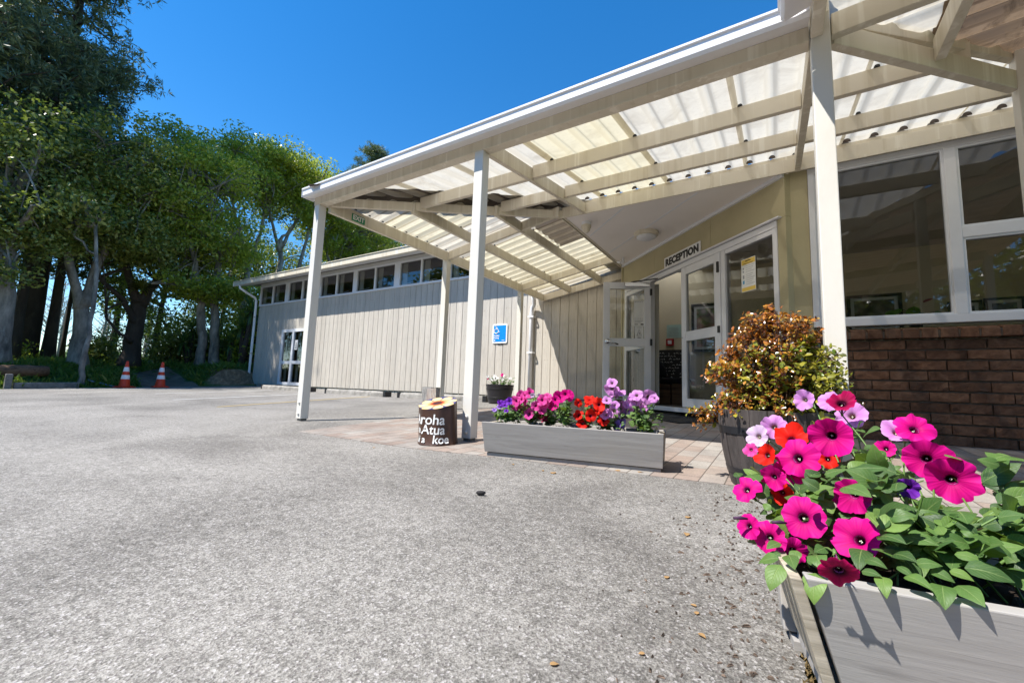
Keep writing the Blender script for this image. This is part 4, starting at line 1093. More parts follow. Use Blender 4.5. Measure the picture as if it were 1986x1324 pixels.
def flower_mesh(col, seed, cup=0.0, seg=50, hi=True):
    rn = random.Random(seed)
    rs = [0.0, .07, .13, .17, .22, .30, .42, .56, .70, .84, .94, 1.0] if hi else [0.0, .12, .22, .4, .7, 1.0]
    ph = rn.uniform(0, 6.28); ph2 = rn.uniform(0, 6.28); lob = [rn.uniform(-.11, .08) for _ in range(5)]; tilt = [rn.uniform(-.20, .20) for _ in range(5)]
    vs = []; uv = []; fs = []; mi = []
    for r in rs:
        for k in range(seg):
            a = 2 * math.pi * k / seg; L = int((a / (2 * math.pi)) * 5 + .5) % 5
            notch = abs(math.cos(2.5 * a)) ** .35 if True else 1
            w = r ** 3
            R = r * (1 + w * (-.13 * (1 - notch) + lob[L] * notch + .03 * math.sin(a * 11 + ph)))
            z = -.62 * math.exp(-(r / .15) ** 2) - .10 * math.exp(-(r / .34) ** 2) + cup * r * r - .06 * w * (1 - notch)
            z += w * (.075 * math.sin(5 * a + ph) + .06 * math.sin(8 * a + ph2) + .035 * math.sin(17 * a + ph)) + w * tilt[L] * notch - .05 * r ** 6
            z += .022 * math.cos(5 * a) * r
            vs.append((R * math.cos(a), R * math.sin(a), z)); uv.append((r, k / seg))
    n = len(rs)
    for i in range(n - 1):
        for k in range(seg):
            fs.append((i * seg + k, i * seg + (k + 1) % seg, (i + 1) * seg + (k + 1) % seg, (i + 1) * seg + k)); mi.append(0)
    b = len(vs); tp = [(.23, -.10), (.17, -.32), (.12, -.6), (.085, -.95), (.07, -1.15), (.11, -1.2), (.10, -1.45), (.03, -1.55)]
    m2 = 10
    for (r, z) in tp:
        for k in range(m2): vs.append((r * math.cos(2 * math.pi * k / m2), r * math.sin(2 * math.pi * k / m2), z)); uv.append((0.1, 0))
    for i in range(len(tp) - 1):
        for k in range(m2): fs.append((b + i * m2 + k, b + (i + 1) * m2 + k, b + (i + 1) * m2 + (k + 1) % m2, b + i * m2 + (k + 1) % m2)); mi.append(1 if i < 4 else 3)
    if hi:
        for k in range(4):   # pale anthers deep in the throat
            an = k * 1.7 + ph; cx, cy, cz = .035 * math.cos(an), .035 * math.sin(an), -.30 + .03 * k; b = len(vs); s = .030
            for q in ((s, 0, 0), (0, s, 0), (-s, 0, 0), (0, -s, 0), (0, 0, s), (0, 0, -s)): vs.append((cx + q[0], cy + q[1], cz + q[2])); uv.append((0, 0))
            for q in ((0, 1, 4, 4), (1, 2, 4, 4), (2, 3, 4, 4), (3, 0, 4, 4)): fs.append((b + q[0], b + q[1], b + q[2], b + q[2])); mi.append(2)
        # sepals
        for k in range(5):
            an = 2 * math.pi * k / 5 + ph; c, s_ = math.cos(an), math.sin(an); b = len(vs)
            for (d, zz, ww) in ((.09, -1.2, .05), (.22, -.95, .07), (.34, -.78, .02)):
                vs.append((c * d - s_ * ww, s_ * d + c * ww, zz)); vs.append((c * d + s_ * ww, s_ * d - c * ww, zz)); uv += [(0, 0), (0, 0)]
            fs += [(b, b + 1, b + 3, b + 2), (b + 2, b + 3, b + 5, b + 4)]; mi += [3, 3]
    fs = [f for f in fs]
    me = bpy.data.meshes.new('flower')
    ff = [tuple(dict.fromkeys(f)) for f in fs]
    me.from_pydata(vs, [], ff)
    for mm in (PM[col], M['tubepale'] if col in 'LWV' or col == 'Wh' else M['tube'], M['stamen'], M['stem']): me.materials.append(mm)
    me.polygons.foreach_set('material_index', mi); me.polygons.foreach_set('use_smooth', [True] * len(ff))
    l = me.uv_layers.new(name='UVMap'); vi = [0] * len(me.loops); me.loops.foreach_get('vertex_index', vi)
    l.data.foreach_set('uv', [c for i in vi for c in uv[i]])
    me.update(); return me
FM = {}
def flower(plant, col, pos, R, nrm, hi=True, roll=None):
    key = (col, random.randrange(6 if hi else 2), hi)
    if key not in FM: FM[key] = flower_mesh(col, hash(col) % 50 + key[1] * 7 if False else ord(col[0]) + key[1] * 7, cup=(.06, .20, -.05, .36, .12, .26)[key[1]], seg=50 if hi else 30, hi=hi)
    o = bpy.data.objects.new('flower', FM[key]); COL.objects.link(o); o.parent = plant
    o.location = Vector(pos) - ORG[plant.name]
    q = Vector(nrm).to_track_quat('Z', 'Y') @ Quaternion((0, 0, 1), random.uniform(0, 6.28) if roll is None else roll)
    o.rotation_mode = 'QUATERNION'; o.rotation_quaternion = q; o.scale = (R, R, R * 1.05)
    return o

LT = np.linspace(0, 1, 9); LU = np.linspace(-1, 1, 7)
def leaf_batch(name, items, mat, parent, shape=.42):
    """items: (pos, dir, normal, length, width, droop, fold, twist)"""
    Vs = []; UV = []; Q = []; b = 0
    nU, nT = len(LU), len(LT)
    idx = np.array([[i * nU + j, i * nU + j + 1, (i + 1) * nU + j + 1, (i + 1) * nU + j] for i in range(nT - 1) for j in range(nU - 1)])
    for (p, d, nr, L, W, droop, fold, tw) in items:
        d = Vector(d).normalized(); nr = Vector(nr); nr = (nr - d * nr.dot(d)).normalized(); sd = d.cross(nr)
        d, nr, sd = np.array(d), np.array(nr), np.array(sd)
        wd = (np.sin(np.pi * LT ** .72) ** .85) * (1 - .25 * LT) + .0
        wd = W * np.maximum(wd, .03 * (1 - LT)); wd[0] = W * .06
        ang = droop * LT
        cx = np.cumsum(np.concatenate([[0], np.cos(ang[1:])])) / nT; cz = -np.cumsum(np.concatenate([[0], np.sin(ang[1:])])) / nT
        rip = .05 * np.sin(LT * 11 + p[0] * 300)
        for i in range(nT):
            c = np.array(p) + d * (L * cx[i]) + nr * (L * cz[i])
            up = nr * math.cos(ang[i]) + d * math.sin(ang[i])
            a = tw * LT[i]
            s2 = sd * math.cos(a) + up * math.sin(a); u2 = up * math.cos(a) - sd * math.sin(a)
            for j, u in enumerate(LU):
                Vs.append(c + s2 * (u * wd[i] * .5) + u2 * (wd[i] * .5 * (fold * abs(u) - .12 * u * u + rip[i] * abs(u) * (1 if u > 0 else -1))))
                UV.append(((u + 1) / 2, LT[i]))
        Q.append(idx + b); b += nU * nT
    return npmesh(name, np.array(Vs), np.concatenate(Q), mat, parent, uv=np.array(UV), smooth=True)

def planter(label, loc, rz, L=1.09, lean=.045, tl=.008):
    """tapered board trough; local x along its length, front top edge on y = 0"""
    t = thing('planter_box', label, 'planter', loc, 'grey wooden planter boxes', rz)
    ORG[t.name] = Vector((0, 0, 0))
    H = .205; th = .030
    q = MB(); q.hexa([(tl, lean, .018), (L - .008, lean, .018), (L - .008, lean + th, .018), (tl, lean + th, .018), (0, 0, H), (L, 0, H), (L, th, H), (0, th, H)]); fb_ = q.build('front_board', M['greywood'], t, bevel=.0025)
    W = .30
    q = MB(); q.hexa([(.008, W - lean - th, .018), (L - .008, W - lean - th, .018), (L - .008, W - lean, .018), (.008, W - lean, .018), (0, W - th, H), (L, W - th, H), (L, W, H), (0, W, H)]); q.build('back_board', M['greywood'], t, bevel=.0025)
    ends = [(1, L - .006 - .03)]
    if tl > .02:           # this box has its left end board nailed outside, rough sawn edge to the front
        zb = .04; k = 1 - zb / H; th = .017
        q = MB(); q.hexa([(tl * k - th - .004, lean * k + .004, zb), (tl * k - .004, lean * k + .004, zb), (tl * k - .004, W - lean * k, zb), (tl * k - th - .004, W - lean * k, zb), (-th - .004, .004, H - .004), (-.004, .004, H - .004), (-.004, W, H - .004), (-th - .004, W, H - .004)])
        q.build('end_board', M['roughwood'], t, bevel=.002)
    else: ends.insert(0, (0, .006))
    for s, x0 in ends:
        th = .03; y = lean + th + .005
        q = MB(); q.hexa([(x0, y, .052), (x0 + th, y, .052), (x0 + th, W - y, .052), (x0, W - y, .052), (x0, th + .006, H - .006), (x0 + th, th + .006, H - .006), (x0 + th, W - th - .006, H - .006), (x0, W - th - .006, H - .006)])
        q.build('end_board', M['roughwood'], t, bevel=.003)
    q = MB(); q.box(.03, L - .03, lean + .035, W - lean - .035, .012, .03)
    q.box(.02, L - .02, lean + .012, lean + .055, -.012, .013); q.box(.02, L - .02, W - lean - .055, W - lean - .012, -.012, .013); q.build('base_skid', M['greywood'], t)
    rn = random.Random(2); q = MB()
    q.grid([[(x, y, H - .035 + rn.uniform(-.008, .008)) for y in np.linspace(th - .004, W - th + .004, 14)] for x in np.linspace(.03, L - .03, 60)])
    q.build('soil', M['soil'], t)
    return t

NEAR_ROT = math.radians(9.5)
near_box = planter('near grey wooden planter box cut off by the photo corner, overflowing with magenta petunias', (.028, .818, gz(0, .9) + .008), NEAR_ROT, lean=.03, tl=.056)
far_box = planter('long grey wooden planter box between the canopy posts, full of mixed petunias', (-1.585, 2.185, gz(0, 2.3) + .012), math.radians(10.0), 1.08)

NEAR=[('M',0.093,1.140,-0.077,0.0414,-0.23,-0.97,-0.03), ('M',0.029,1.081,-0.123,0.0403,-0.46,-0.83,0.32), ('M',0.115,1.048,-0.178,0.0338,-0.49,-0.86,-0.11), ('M',0.033,0.977,-0.218,0.0373,-0.13,-0.92,0.36), ('M',-0.021,0.948,-0.257,0.0285,-0.17,-0.95,0.26), ('M',0.014,0.949,-0.272,0.0233,0.07,-0.97,-0.22), ('M',-0.055,0.949,-0.244,0.0242,-0.53,-0.80,0.28), ('M',0.111,0.970,-0.238,0.0369,-0.40,-0.76,0.52), ('D',0.066,0.785,-0.241,.0245,.05,-.80,-.45), ('M',0.258,1.225,-0.116,0.0410,-0.25,-0.97,-0.01), ('M',0.284,1.186,-0.148,0.0422,-0.14,-0.99,0.02), ('M',0.259,1.302,-0.059,0.0368,0.19,-0.78,0.60), ('M',-0.061,1.009,-0.187,0.0270,-0.38,-0.70,0.60), ('R',0.022,1.132,-0.088,0.0336,-0.17,-0.74,0.65), ('R',-0.025,1.095,-0.125,0.0245,-0.57,-0.78,0.25), ('L',-0.010,1.168,-0.068,0.0292,-0.09,-0.98,0.16), ('W',-0.043,1.163,-0.092,0.0265,-0.48,-0.85,0.23), ('L',0.055,1.284,-0.003,0.0251,-0.48,-0.87,0.09), ('L',0.146,1.287,-0.036,0.0328,-0.28,-0.88,0.39), ('L',0.107,1.317,-0.004,0.0270,-0.33,-0.84,0.43), ('D',0.123,1.233,-0.008,0.0268,-0.07,-0.74,0.67), ('P',0.208,1.128,-0.164,0.0201,0.01,-0.97,-0.23), ('M',-0.013,1.036,-0.161,0.0247,-0.43,-0.90,-0.04), ('R',0.001,1.049,-0.192,0.0227,-0.28,-0.96,-0.02), ('R',0.091,1.205,-0.133,0.0224,-0.07,-0.95,0.30), ('K',-0.056,1.111,-0.118,0.0159,-0.39,-0.85,0.35), ('L',0.236,1.348,-0.071,0.0329,0.10,-0.80,0.60), ('M',0.198,1.245,-0.103,0.0193,-0.24,-0.90,0.36), ('M',0.019,1.104,-0.156,0.0295,-0.30,-0.90,0.32)]
FAR=[('P',-1.531,2.358,-0.108,0.0212,0.50,-0.53,0.68), ('P',-1.466,2.317,-0.082,0.0191,0.33,-0.91,0.25), ('V',-1.558,2.340,-0.124,0.0146,0.40,-0.67,0.63), ('P',-1.469,2.287,-0.145,0.0110,0.31,-0.77,0.56), ('K',-1.421,2.386,-0.042,0.0242,0.58,-0.82,-0.03), ('K',-1.343,2.360,-0.028,0.0236,0.17,-0.96,0.24), ('K',-1.413,2.311,-0.081,0.0267,-0.21,-0.98,-0.03), ('K',-1.367,2.297,-0.067,0.0232,-0.27,-0.92,0.28), ('K',-1.444,2.376,-0.113,0.0290,0.56,-0.69,0.47), ('K',-1.326,2.329,-0.154,0.0263,0.04,-0.98,0.18), ('K',-1.260,2.294,-0.102,0.0227,0.47,-0.88,0.05), ('K',-1.225,2.307,-0.065,0.0257,0.14,-0.97,0.20), ('K',-1.232,2.390,-0.053,0.0249,0.15,-0.93,0.35), ('M',-1.279,2.393,-0.108,0.0235,0.20,-0.86,0.47), ('M',-1.166,2.442,-0.047,0.0265,0.55,-0.80,0.22), ('M',-1.070,2.355,-0.029,0.0268,0.58,-0.74,0.34), ('M',-1.213,2.416,-0.097,0.0249,0.28,-0.85,0.44), ('D',-1.262,2.391,-0.164,0.0265,-0.18,-0.75,0.63), ('M',-1.131,2.303,-0.058,0.0207,0.60,-0.70,0.39), ('W',-1.273,2.274,-0.037,0.0121,0.18,-0.95,-0.24), ('R',-0.942,2.387,-0.054,0.0292,0.17,-0.57,0.80), ('R',-0.878,2.357,-0.076,0.0271,0.42,-0.90,0.16), ('R',-1.023,2.393,-0.073,0.0194,-0.16,-0.98,-0.10), ('R',-1.023,2.397,-0.145,0.0238,0.06,-0.87,0.49), ('R',-0.929,2.359,-0.143,0.0273,0.58,-0.78,0.25), ('R',-0.998,2.404,-0.194,0.0266,0.25,-0.73,0.63), ('R',-0.864,2.396,-0.165,0.0244,0.35,-0.87,0.34), ('R',-0.927,2.469,-0.126,0.0179,0.54,-0.79,0.27), ('L',-0.819,2.406,0.052,0.0245,0.16,-0.87,0.47), ('L',-0.836,2.446,0.017,0.0336,-0.10,-0.93,-0.35), ('L',-0.780,2.465,-0.006,0.0189,0.09,-0.72,0.69), ('L',-0.838,2.374,-0.049,0.0214,0.24,-0.78,0.58), ('L',-0.687,2.446,-0.013,0.0283,0.10,-0.84,0.54), ('L',-0.642,2.527,-0.021,0.0346,0.41,-0.90,-0.14), ('L',-0.767,2.528,-0.101,0.0354,-0.46,-0.75,0.47), ('L',-0.689,2.549,-0.066,0.0263,0.59,-0.76,0.26), ('L',-0.834,2.479,-0.113,0.0309,0.17,-0.98,0.14), ('L',-0.857,2.413,-0.126,0.0289,0.48,-0.88,0.04), ('V',-0.794,2.478,-0.175,0.0291,-0.05,-0.93,0.36), ('L',-0.706,2.487,-0.043,0.0259,0.12,-0.99,0.07), ('L',-0.598,2.468,-0.030,0.0210,0.08,-0.96,0.28), ('L',-0.778,2.511,-0.077,0.0279,0.14,-0.80,-0.59), ('L',-0.728,2.487,-0.055,0.0260,0.57,-0.82,0.09), ('L',-0.878,2.457,-0.150,0.0221,0.61,-0.64,0.47)]


def stem_and_leaves(plant, root, tip, nl, size, rn, items, mb, r=.0022, sag=.05):
    r = r * .75
    root = Vector(root); tip = Vector(tip); mid = (root + tip) / 2 + V(rn.uniform(-.02, .02), rn.uniform(-.02, .02), sag)
    pts = [root.lerp(mid, k / 5).lerp(mid.lerp(tip, k / 5), k / 5) for k in range(6)]
    mb.tube(pts, r, 5, cap=False)
    for k in range(nl):
        f = rn.uniform(.25, .97); i = min(4, int(f * 5)); p = pts[i].lerp(pts[i + 1], f * 5 - i)
        a = rn.uniform(0, 6.28); ax = (tip - root).normalized()
        d = Vector((math.cos(a), math.sin(a), rn.uniform(-.05, .65))) + ax * .35
        d.normalize()
        nr = V(-.25, -.65, .85) + V(rn.uniform(-.8, .8), rn.uniform(-.7, .7), rn.uniform(-.4, .3))
        L = size * rn.uniform(.6, 1.15) * (1.15 - .35 * f) * (.5 if rn.random() < .4 else 1)
        items.append((p, d, nr, L, L * rn.uniform(.55, .78), rn.uniform(.2, 1.2), rn.uniform(.0, .35), rn.uniform(-.5, .5)))

def rot_pt(box, x, y, z):
    a = box.rotation_euler.z; c, s = math.cos(a), math.sin(a); l = box.location
    return V(l.x + x * c - y * s, l.y + x * s + y * c, l.z + z)

# near planter: plants by colour ------------------------------------
def petunia(label, cols, data, box, roots, size, nl, hi, seed, extra=0, ext_c=None, ext_r=None, over=(), more=None, grp='petunias in the planter boxes'):
    over = list(over)
    rn = random.Random(seed)
    fl_ = [f for f in data if f[0] in cols]
    if not hi:                                        # smaller blooms between the measured ones
        for f in list(fl_):
            if rn.random() < .75: fl_.append((f[0], f[1] + rn.uniform(-.035, .035), f[2] + rn.uniform(-.03, .05), f[3] + rn.uniform(-.03, .012), f[4] * rn.uniform(.75, .95), f[5] + rn.uniform(-.6, .6), f[6], f[7] + rn.uniform(-.3, .4)))
    rt = [rot_pt(box, *q) for q in roots]
    t = thing('petunia_plant', label, 'petunia', rt[0], grp)
    items = []; mb = MB()
    for (c, x, y, z, R, nx, ny, nz) in fl_:
        flower(t, c, (x, y, z), R * (1.02 if hi else 1.4), (nx, ny, nz), hi)
        p = Vector((x, y, z)) - Vector((nx, ny, nz)) * R * 1.5
        r0 = min(rt, key=lambda q: (q - p).length) + V(rn.uniform(-.02, .02), rn.uniform(-.02, .02), 0)
        stem_and_leaves(t, r0, p, nl, size, rn, items, mb, .0022 if hi else .002, .03)
    for _ in range(extra):
        a = rn.uniform(0, 6.28); e = math.asin(rn.uniform(-.15, 1)); rr_ = rn.uniform(.55, 1.0)
        tip = Vector(ext_c) + V(ext_r[0] * math.cos(a) * math.cos(e), ext_r[1] * math.sin(a) * math.cos(e), ext_r[2] * math.sin(e)) * rr_
        r0 = min(rt, key=lambda q: (q - tip).length)
        stem_and_leaves(t, r0, tip, 5, size, rn, items, MB(), .0022, .02)
    if more:
        mc, mr, mn = more
        for _ in range(mn):
            a = rn.uniform(0, 6.28); e = math.asin(rn.uniform(-.3, 1)); k_ = rn.uniform(.5, 1.0)
            tip = Vector(mc) + V(mr[0] * math.cos(a) * math.cos(e), mr[1] * math.sin(a) * math.cos(e), mr[2] * math.sin(e)) * k_
            stem_and_leaves(t, min(rt, key=lambda q: (q - tip).length), tip, 4, size * 1.1, rn, items, MB(), .002, .02)
    mb.build('stems', M['stem'], t, smooth=True)
    keep = []
    for it in items + over[10:]:                           # the blooms stand clear of the leaves
        m = Vector(it[0]) + Vector(it[1]).normalized() * it[3] * .5; ok = True
        for f in data:
            d = m - Vector(f[1:4]); nn = ((-Vector(f[1:4])).normalized() * 1.5 + Vector(f[5:8]).normalized()).normalized(); h = d.dot(nn)
            if -.012 < h < .30 and (d - nn * h).length < f[4] * (.92 if hi else .7) + it[3] * .24: ok = False; break
        if ok: keep.append(it)
    leaf_batch('foliage', keep + over[:10], M['petunia_leaf'], t)
    return t
ro_ = random.Random(12); OVER = []
def ov(x, y, z, az, el, L, W, dr):
    L *= ro_.uniform(.5, .95); W = L * ro_.uniform(.45, .75); az += ro_.uniform(-35, 35); el += ro_.uniform(-.2, .35); x += ro_.uniform(-.015, .015); dr *= ro_.uniform(.6, 1.2)
    a = math.radians(az) + NEAR_ROT; OVER.append((rot_pt(near_box, x, y, z), (math.cos(a) * math.cos(el), math.sin(a) * math.cos(el), math.sin(el)), (-.2, -.5, .9), L, W, dr, ro_.uniform(.05, .3), ro_.uniform(-.3, .3)))
for (x, y, z, az, el, L, W, dr) in ((-.012, .04, .205, -140, -.3, .075, .052, 1.0), (-.02, .07, .205, -160, -.3, .08, .055, 1.0), (-.022, .10, .205, 175, -.3, .075, .05, 1.0), (.012, .02, .208, -105, -.2, .06, .036, 1.3), (-.02, .15, .21, 165, -.2, .075, .05, 1.0), (.03, .03, .232, -100, .1, .058, .038, 1.3),
        (.075, .02, .222, -85, .05, .055, .036, 1.2), (.105, .015, .22, -95, .0, .05, .03, 1.3), (.125, .02, .225, -70, .05, .062, .036, 1.1), (.155, .02, .22, -80, .0, .06, .034, 1.2), (.18, .025, .222, -60, .1, .065, .036, 1.0), (.06, .05, .245, -100, .3, .06, .044, 1.2), (.135, .05, .245, -75, .3, .065, .045, 1.1), (.20, .05, .24, -65, .2, .07, .045, 1.1), (.09, .06, .26, -110, .4, .06, .042, 1.2)):
    ov(x, y, z, az, el, L, W, dr); ov(x + .012, y + .02, z + .012, az + 40, el + .3, L * .7, W, dr)
petunia('big magenta petunia with dark throats spilling out of the near planter box', 'MD', NEAR, near_box, [(.05, .16, .175), (.14, .14, .175), (.22, .17, .175), (.32, .15, .175)], .070, 7, True, 21, 130, (.15, 1.05, -.20), (.25, .19, .15), OVER, ((.29, 1.03, -.165), (.15, .13, .10), 60))
petunia('scarlet petunia half hidden behind the magenta blooms in the near planter box', 'R', NEAR, near_box, [(.08, .2, .175)], .055, 6, True, 22, 18, (.03, 1.10, -.17), (.15, .13, .11))
petunia('lilac petunia at the back of the near planter box, in front of the half barrel', 'LWKP', NEAR, near_box, [(.16, .23, .175), (.26, .22, .175)], .055, 6, True, 23, 26, (.16, 1.16, -.13), (.2, .12, .11))
# the big low leaves at the right end of that box
rn = random.Random(31)
t = thing('petunia_plant', 'leafy petunia with broad pale leaves and one dark bud, right end of the near box', 'petunia', rot_pt(near_box, .30, .14, .17), 'petunias in the planter boxes')
items = []
c0 = rot_pt(near_box, .265, .15, .20)
for (dx, dy, dz, L, W, az, dr) in ((.01, -.03, .03, .085, .056, -75, 1.0), (.035, -.02, .035, .075, .045, -45, 1.1), (.02, .03, .06, .09, .06, 20, .7), (-.03, -.03, .04, .075, .05, -110, .9), (-.05, -.02, .06, .07, .045, -130, .8), (.0, .05, .07, .085, .055, 60, .6), (.06, .01, .04, .07, .04, -15, 1.0), (-.06, .01, .08, .07, .05, 160, .7), (-.02, .0, .10, .07, .045, -95, .8), (-.08, -.04, .03, .08, .04, -100, 1.2), (-.11, -.05, .03, .085, .035, -80, 1.2), (-.15, -.05, .025, .07, .035, -105, 1.3), (.03, .06, .085, .08, .05, 35, .5)):
    a = math.radians(az)
    items.append((c0 + V(dx, dy, dz), (math.cos(a), math.sin(a), .35), (-.1, -.3, 1), L, W, dr, rn.uniform(.05, .25), rn.uniform(-.2, .2)))
mb = MB()
for k in range(16):
    stem_and_leaves(t, c0 + V(rn.uniform(-.12, .03), rn.uniform(-.05, .05), -.02), c0 + V(rn.uniform(-.14, .08), rn.uniform(-.07, .09), rn.uniform(.02, .13)), 3, .062, rn, items, mb, .0022, .02)
tip = c0 + V(.135, .05, .085)
mb.tube([c0, c0 + V(.07, .03, .06), tip], .0026, 6)
for a in (20, -60, 110, 200): items.append((tip, (math.cos(math.radians(a)), math.sin(math.radians(a)), .3), (0, -.3, 1), .036, .012, .5, .1, 0))
items.append((tip - V(.01, 0, .004), (.5, -.7, -.2), (.2, -.3, 1), .055, .026, .6, .1, .2))
mb.build('stems', M['stem'], t, smooth=True); leaf_batch('foliage', items, M['petunia_leaf'], t)
q = MB(); q.tube([tip, tip + V(.012, -.004, .012), tip + V(.022, -.008, .026)], [.004, .0065, .003], 8); q.build('bud', plain('dark_bud', (.04, .008, .04), .6), t, smooth=True)
bm_ = plain('shrivelled_bud', (.05, .012, .05), .7)
for (x, y, z) in ((-0.056, 0.944, -0.229), (0.006, 0.953, -0.227)):
    q = MB(); q.tube([(x, y, z), (x - .010, y - .009, z + .002), (x - .022, y - .016, z + .001)], [.0018, .0034, .0026], 8); q.build('closed_bud', bm_, t, smooth=True)

# far planter
def xr(f): return (f[1] + 1.6)
petunia('small purple petunia at the left end of the long planter box', 'P', FAR, far_box, [(.10, .14, .175), (.05, .16, .175)], .05, 8, False, 41, 24, (-1.47, 2.34, -.19), (.13, .09, .09))
petunia('violet petunia trailing over the left corner and right front of the long planter box', 'V', FAR, far_box, [(.08, .12, .175), (.80, .1, .175)], .04, 6, False, 42)
petunia('bright pink petunia between purple and deep magenta ones in the long planter box', 'KW', FAR, far_box, [(.18, .15, .175), (.28, .14, .175)], .05, 8, False, 43, 26, (-1.29, 2.37, -.17), (.16, .1, .10))
petunia('deep magenta petunia in the middle of the long planter box', 'MD', FAR, far_box, [(.40, .15, .175), (.5, .15, .175)], .055, 9, False, 44, 40, (-1.10, 2.41, -.18), (.18, .1, .11))
petunia('scarlet petunia right of the middle of the long planter box', 'R', FAR, far_box, [(.64, .14, .175), (.72, .15, .175)], .05, 8, False, 45, 28, (-.90, 2.44, -.18), (.16, .1, .10))
petunia('tall lilac petunia at the right end of the long planter box', 'L', FAR, far_box, [(.82, .16, .175), (.95, .15, .175)], .05, 8, False, 46, 44, (-.70, 2.46, -.17), (.19, .12, .13))

# ------------------------------------------------------------------ half barrel with the copper shrub
TB = V(-.005, 2.46, gz(0, 2.46) + .004)
tub = thing('half_barrel', 'dark wooden half barrel with iron hoops holding the copper leaved shrub', 'barrel planter', TB)
def brad(z): return .205 + (.262 - .205) * (z / .36) + .012 * math.sin(math.pi * z / .36)
q = MB(); ns = 22
for k in range(ns):
    a0 = 2 * math.pi * k / ns; a1 = 2 * math.pi * (k + 1) / ns - .012; rr_ = random.uniform(-.002, .002); top = .36 + random.uniform(-.003, .003)
    P = []
    for z in (0, .06, .12, .18, .24, .30, top):
        r = brad(z) + rr_
        P.append([TB + V((r - .022) * math.cos(a0), (r - .022) * math.sin(a0), z), TB + V(r * math.cos(a0), r * math.sin(a0), z), TB + V((r + .0015) * math.cos((a0 + a1) / 2), (r + .0015) * math.sin((a0 + a1) / 2), z), TB + V(r * math.cos(a1), r * math.sin(a1), z), TB + V((r - .022) * math.cos(a1), (r - .022) * math.sin(a1), z)])
    q.grid(P); q.add(P[-1], [(4, 3, 2, 1, 0)])
q.build('staves', M['barrel'], tub)
q = MB(); q.lathe([(.17, .001), (.20, .34)], TB, 32); q.build('liner', M['soil'], tub)
for z0, hh in ((.245, .034), (.055, .03)):
    q = MB(); q.lathe([(brad(z0) + .001, z0), (brad(z0) + .005, z0 + .001), (brad(z0 + hh) + .005, z0 + hh), (brad(z0 + hh) + .001, z0 + hh)], TB, 44); h = q.build('hoop', M['hoop'], tub, auto=40)
    q = MB()
    for k in range(3):
        a = math.radians(238 + 3.4 * k); r = brad(z0 + hh / 2) + .005
        q.lathe([(0, -.0), (.006, 0), (.005, .003), (0, .004)], TB + V(r * math.cos(a), r * math.sin(a), z0 + hh / 2), 8)
    q.build('rivet', M['hoop'], h)
q = MB(); q.lathe([(0, .325), (.22, .32)], TB, 24); q.build('soil', M['soil'], tub)

sh = thing('copper_shrub', 'bushy shrub with glossy copper, orange and lime leaves in the half barrel', 'shrub', TB + V(0, 0, .32), None)
M['copper'] = leafmat('copper_leaf', [(0, (.075, .022, .012)), (.25, (.22, .065, .018)), (.55, (.44, .15, .02)), (.85, (.52, .27, .04)), (1, (.24, .18, .04))], .22, .25, (.6, .25, .02), .8)
M['lime'] = leafmat('lime_leaf', [(0, (.06, .075, .015)), (.4, (.20, .21, .03)), (.75, (.42, .36, .045)), (1, (.14, .24, .04))], .22, .3, (.6, .6, .03), .8)
M['darkleaf'] = leafmat('bronze_leaf', [(0, (.02, .012, .008)), (.5, (.06, .028, .014)), (1, (.10, .06, .02))], .25, .15, (.3, .15, .02), .7)
rn = random.Random(77); root = TB + V(0, 0, .32)
tips = []
for _ in range(430):
    a = rn.uniform(0, 6.28); z = rn.uniform(0, 1); rad = (.262 * (1 - .55 * z ** 2.2) + .02) * rn.uniform(.45, 1.16)
    tips.append(V(math.cos(a) * rad, math.sin(a) * rad, .02 + .47 * z + (.05 * (1 - rad / .25) if z > .8 else 0)))
for a, n_, l_, z_ in ((190, 16, .42, .03), (205, 10, .36, .16), (200, 8, .34, .20), (182, 10, .40, -.02), (170, 7, .33, .22), (20, 8, .30, .18), (60, 6, .28, .33), (-20, 6, .27, .10)):
    for k in range(n_):
        f = .45 + .55 * k / n_; tips.append(V(math.cos(math.radians(a)) * l_ * f, math.sin(math.radians(a)) * l_ * f, z_ + .06 * math.sin(f * 3) - (.08 * (f - .4) if z_ < .05 else -.02) + rn.uniform(-.02, .02)))
for k in range(26): tips.append(V(-.02 + rn.uniform(-.04, .04) * (1 - k / 30), rn.uniform(-.04, .04), .44 + .13 * k / 26))
for k in range(10): tips.append(V(-.13 + rn.uniform(-.02, .02), rn.uniform(-.03, .03), .40 + .08 * k / 10)); tips.append(V(.13 + .006 * k, rn.uniform(-.03, .03), .36 + .07 * k / 10))
sb = MB(); Vv = {0: [], 1: [], 2: []}
def small_leaf(acc, p, d, nr, L, W):
    d = d.normalized(); nr = (nr - d * nr.dot(d)); nr = nr.normalized() if nr.length > 1e-4 else V(0, 0, 1); s = d.cross(nr)
    acc.append([p, p + d * L * .45 + s * W * .5 + nr * W * .14, p + d * L * .5, p + d * L * .45 - s * W * .5 + nr * W * .14, p + d * L * .8 + s * W * .36 + nr * W * .05, p + d * L * .8 - s * W * .36 + nr * W * .05, p + d * L - nr * L * .08])
